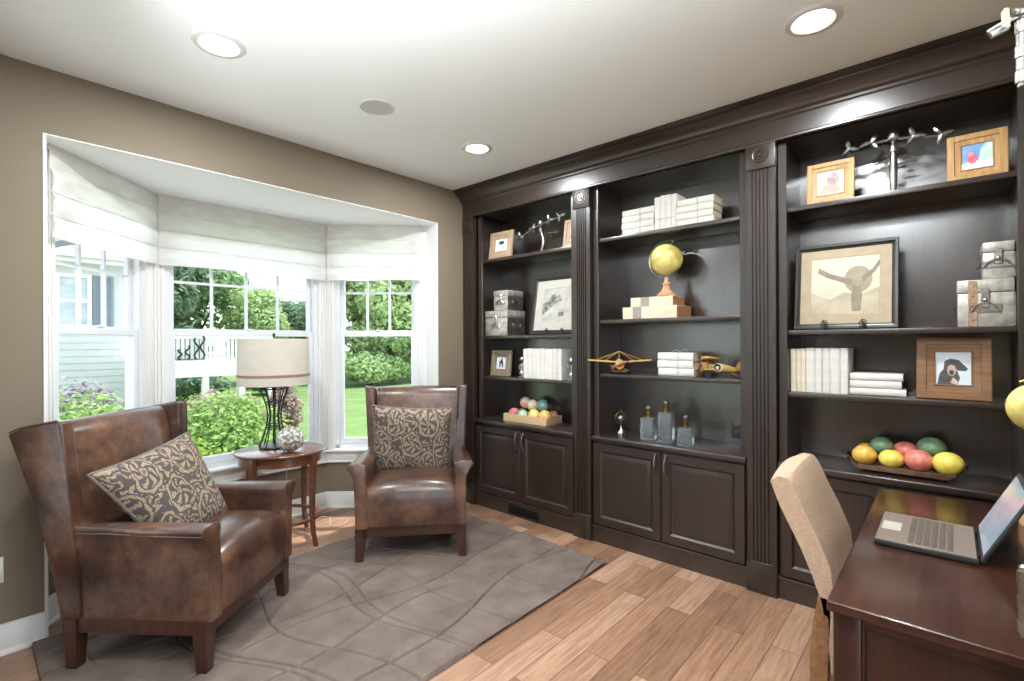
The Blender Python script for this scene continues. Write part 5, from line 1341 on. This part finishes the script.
shrub('garden_shrub', 2.10, 6.7, 1.12, .75, 1.34, L4, 7000, .034, 21, 'lime green shrub filling the lower centre window', 'shrubs by the house')
shrub('garden_shrub', 1.45, 5.7, .55, .45, .95, L7, 4200, .030, 22, 'green shrub with orange tips at the lower left of the centre window', 'shrubs by the house')
shrub('garden_shrub', 2.55, 5.6, .45, .40, .62, L3, 2600, .030, 26, 'low dark green shrub close under the centre window behind the table', 'shrubs by the house')
shrub('garden_shrub', .74, 5.9, .80, .55, 1.50, L4, 5200, .034, 23, 'bright green shrub outside the left bay window', 'shrubs by the house')
shrub('flowering_shrub', 2.9, 9.2, .95, .6, 1.10, L5, 4000, .045, 24, 'pink flowering shrub behind the lime shrub in the centre window', 'flowering shrubs')
shrub('flowering_shrub', 4.30, 9.9, .42, .40, 1.10, L5, 2400, .045, 25, 'round pink shrub beside the lawn, right of the lamp', 'flowering shrubs')
shrub('flowering_shrub', 1.05, 9.3, .95, .5, 1.42, L6, 3600, .045, 27, 'greyish lavender shrub along the neighbouring house', 'flowering shrubs')
shrub('hedge_shrub', 4.9, 18.9, 1.4, .8, 1.15, L3, 3000, .08, 28, 'dark green shrub under the neighbour deck', 'shrubs beyond the lawn')
shrub('hedge_shrub', 7.6, 18.5, 1.5, .8, 1.15, L1, 3000, .08, 31, 'green shrub at the right end of the neighbour deck', 'shrubs beyond the lawn')
shrub('hedge_shrub', 12.0, 19.0, 2.4, 1.0, 1.5, L2, 5200, .09, 29, 'pale green shrub in front of the trees in the right bay window', 'shrubs beyond the lawn')
shrub('hedge_shrub', 15.4, 18.6, 2.2, 1.0, 1.2, L4, 4600, .09, 30, 'yellow-green shrub at the right in the right bay window', 'shrubs beyond the lawn')

# neighbouring house
HY = 18.0; HX0, HX1 = -7.0, 3.55
SID = simple('white lap siding', (192, 194, 192), .6, c2=(184, 186, 184), scale=3); ROOFM = simple('grey shingles', (120, 122, 126), .9, c2=(98, 100, 104), scale=20)
hs = thing('neighbour_house', 'neighbouring house with white lap siding and grey roof', 'house', ((HX0+HX1)/2, HY, GZ))
hw = (HX1-HX0)/2
sd = MB(); prof = [(.10, 0)]
zt_ = 4.1; lap = .19
z = 0
pts = []
while z < zt_:
    pts += [(-.022, z), (-.004, min(zt_, z+lap))]; z += lap
sd.prism([(.15, 0)] + pts + [(.15, zt_)], -hw, hw, 'x')
sd.box(-hw, -hw+.15, .1, 5, 0, zt_).box(hw-.15, hw, .1, 5, 0, zt_).box(-hw, hw, 5, 5.15, 0, zt_)
sd.build('siding_wall', SID, hs, ang=20)
q = MB().box(-hw-.04, -hw+.12, -.04, .02, 0, zt_).box(hw-.12, hw+.04, -.04, .02, 0, zt_).box(-hw-.4, hw+.4, -.45, .0, zt_-.02, zt_+.22)
q.build('corner_trim', MT['trim'], hs)
rf_ = MB().prism([(-.5, zt_+.2), (-.5, zt_+.28), (2.5, zt_+1.5), (5.6, zt_+.28), (5.6, zt_+.2)], -hw-.45, hw+.45, 'x'); rf_.build('roof', ROOFM, hs, ang=20)
# small arched dormer gable over the window
ar = MB(); pa = [(4.28+1.15*math.cos(PI*k/16), zt_+.18+.42*math.sin(PI*k/16)) for k in range(17)]
ar.prism(pa, -.55, 1.2, 'y'); ar.build('arched_gable', ROOFM, hs)
ar = MB(); pa = [(4.28+1.0*math.cos(PI*k/16), zt_+.10+.34*math.sin(PI*k/16)) for k in range(17)]
ar.prism(pa, -.60, -.54, 'y'); ar.build('gable_face', MT['trim'], hs)
wx = 3.86
wn = MB()
wx0, wx1, wz0, wz1 = wx-.34, wx+.24, 2.40, 3.70
wn.box(wx0-.09, wx0, -.07, .0, wz0-.09, wz1+.09).box(wx1, wx1+.09, -.07, .0, wz0-.09, wz1+.09).box(wx0, wx1, -.07, .0, wz1, wz1+.09).box(wx0, wx1, -.07, .0, wz0-.09, wz0).box(wx0, wx1, -.055, .0, (wz0+wz1)/2-.04, (wz0+wz1)/2+.04)
w_ = wn.build('window', MT['trim'], hs)
MB().box(wx0, wx1, -.035, -.025, wz0, wz1).build('pane', simple('dim window pane', (150, 160, 168), .15, c2=(176, 184, 190), scale=3), w_)
s_ = MB(); x0 = wx1+.12; x1 = x0+.46
s_.box(x0, x0+.07, -.075, -.02, wz0-.08, wz1+.08).box(x1-.07, x1, -.075, -.02, wz0-.08, wz1+.08).box(x0+.07, x1-.07, -.06, -.02, wz0-.08, wz1+.08)
for k in range(21): s_.box(x0+.07, x1-.07, -.072, -.055, wz0+k*.062, wz0+.035+k*.062)
s_.build('shutter', simple('blue grey shutter', (112, 122, 136), .6, c2=(104, 114, 128), scale=8), hs)

# neighbour's deck
DKY = 14.8
dk2 = thing('wooden_deck', 'white raised deck with balustrade beside the neighbouring house', 'deck', (4.7, DKY, GZ))
WH = simple('white deck paint', (230, 230, 228), .5, c2=(222, 222, 220), scale=4)
x0, x1 = -1.35, 1.45
MB().box(x0, x1, 0, 3.0, .98, 1.34).build('platform', WH, dk2)
MB().box(x0, x1, -.04, .06, 1.98, 2.06).build('top_rail', WH, dk2); MB().box(x0, x1, -.02, .04, 1.40, 1.46).build('bottom_rail', WH, dk2)
for k in range(26):
    x = x0+.06+k*(x1-x0-.12)/25
    MB().box(x-.036, x+.036, -.0, .03, 1.46, 1.98).build('baluster', WH, dk2)
for x in (x0+.10, x0+1.02, x0+1.92, x1-.08):
    MB().box(x-.075, x+.075, .02, .17, 0, .98).build('post', WH, dk2)
st = thing('iron_ornament', 'dark wrought-iron scroll ornament hung on the deck balustrade', 'ornament', (3.62, DKY-.09, GZ+1.42))
for x, h, b in ((0, .30, .03), (.13, .26, -.04), (.30, .36, .05), (.50, .56, -.05), (.64, .60, .05)):
    MB().tube([(x+b*math.sin(k*.9), 0, .03+h*k/10) for k in range(11)], .024, 7).build('scroll', MT['iron'], st)
MB().tube([(-.05, 0, .03), (.70, 0, .03)], .012, 6).build('rail', MT['iron'], st)
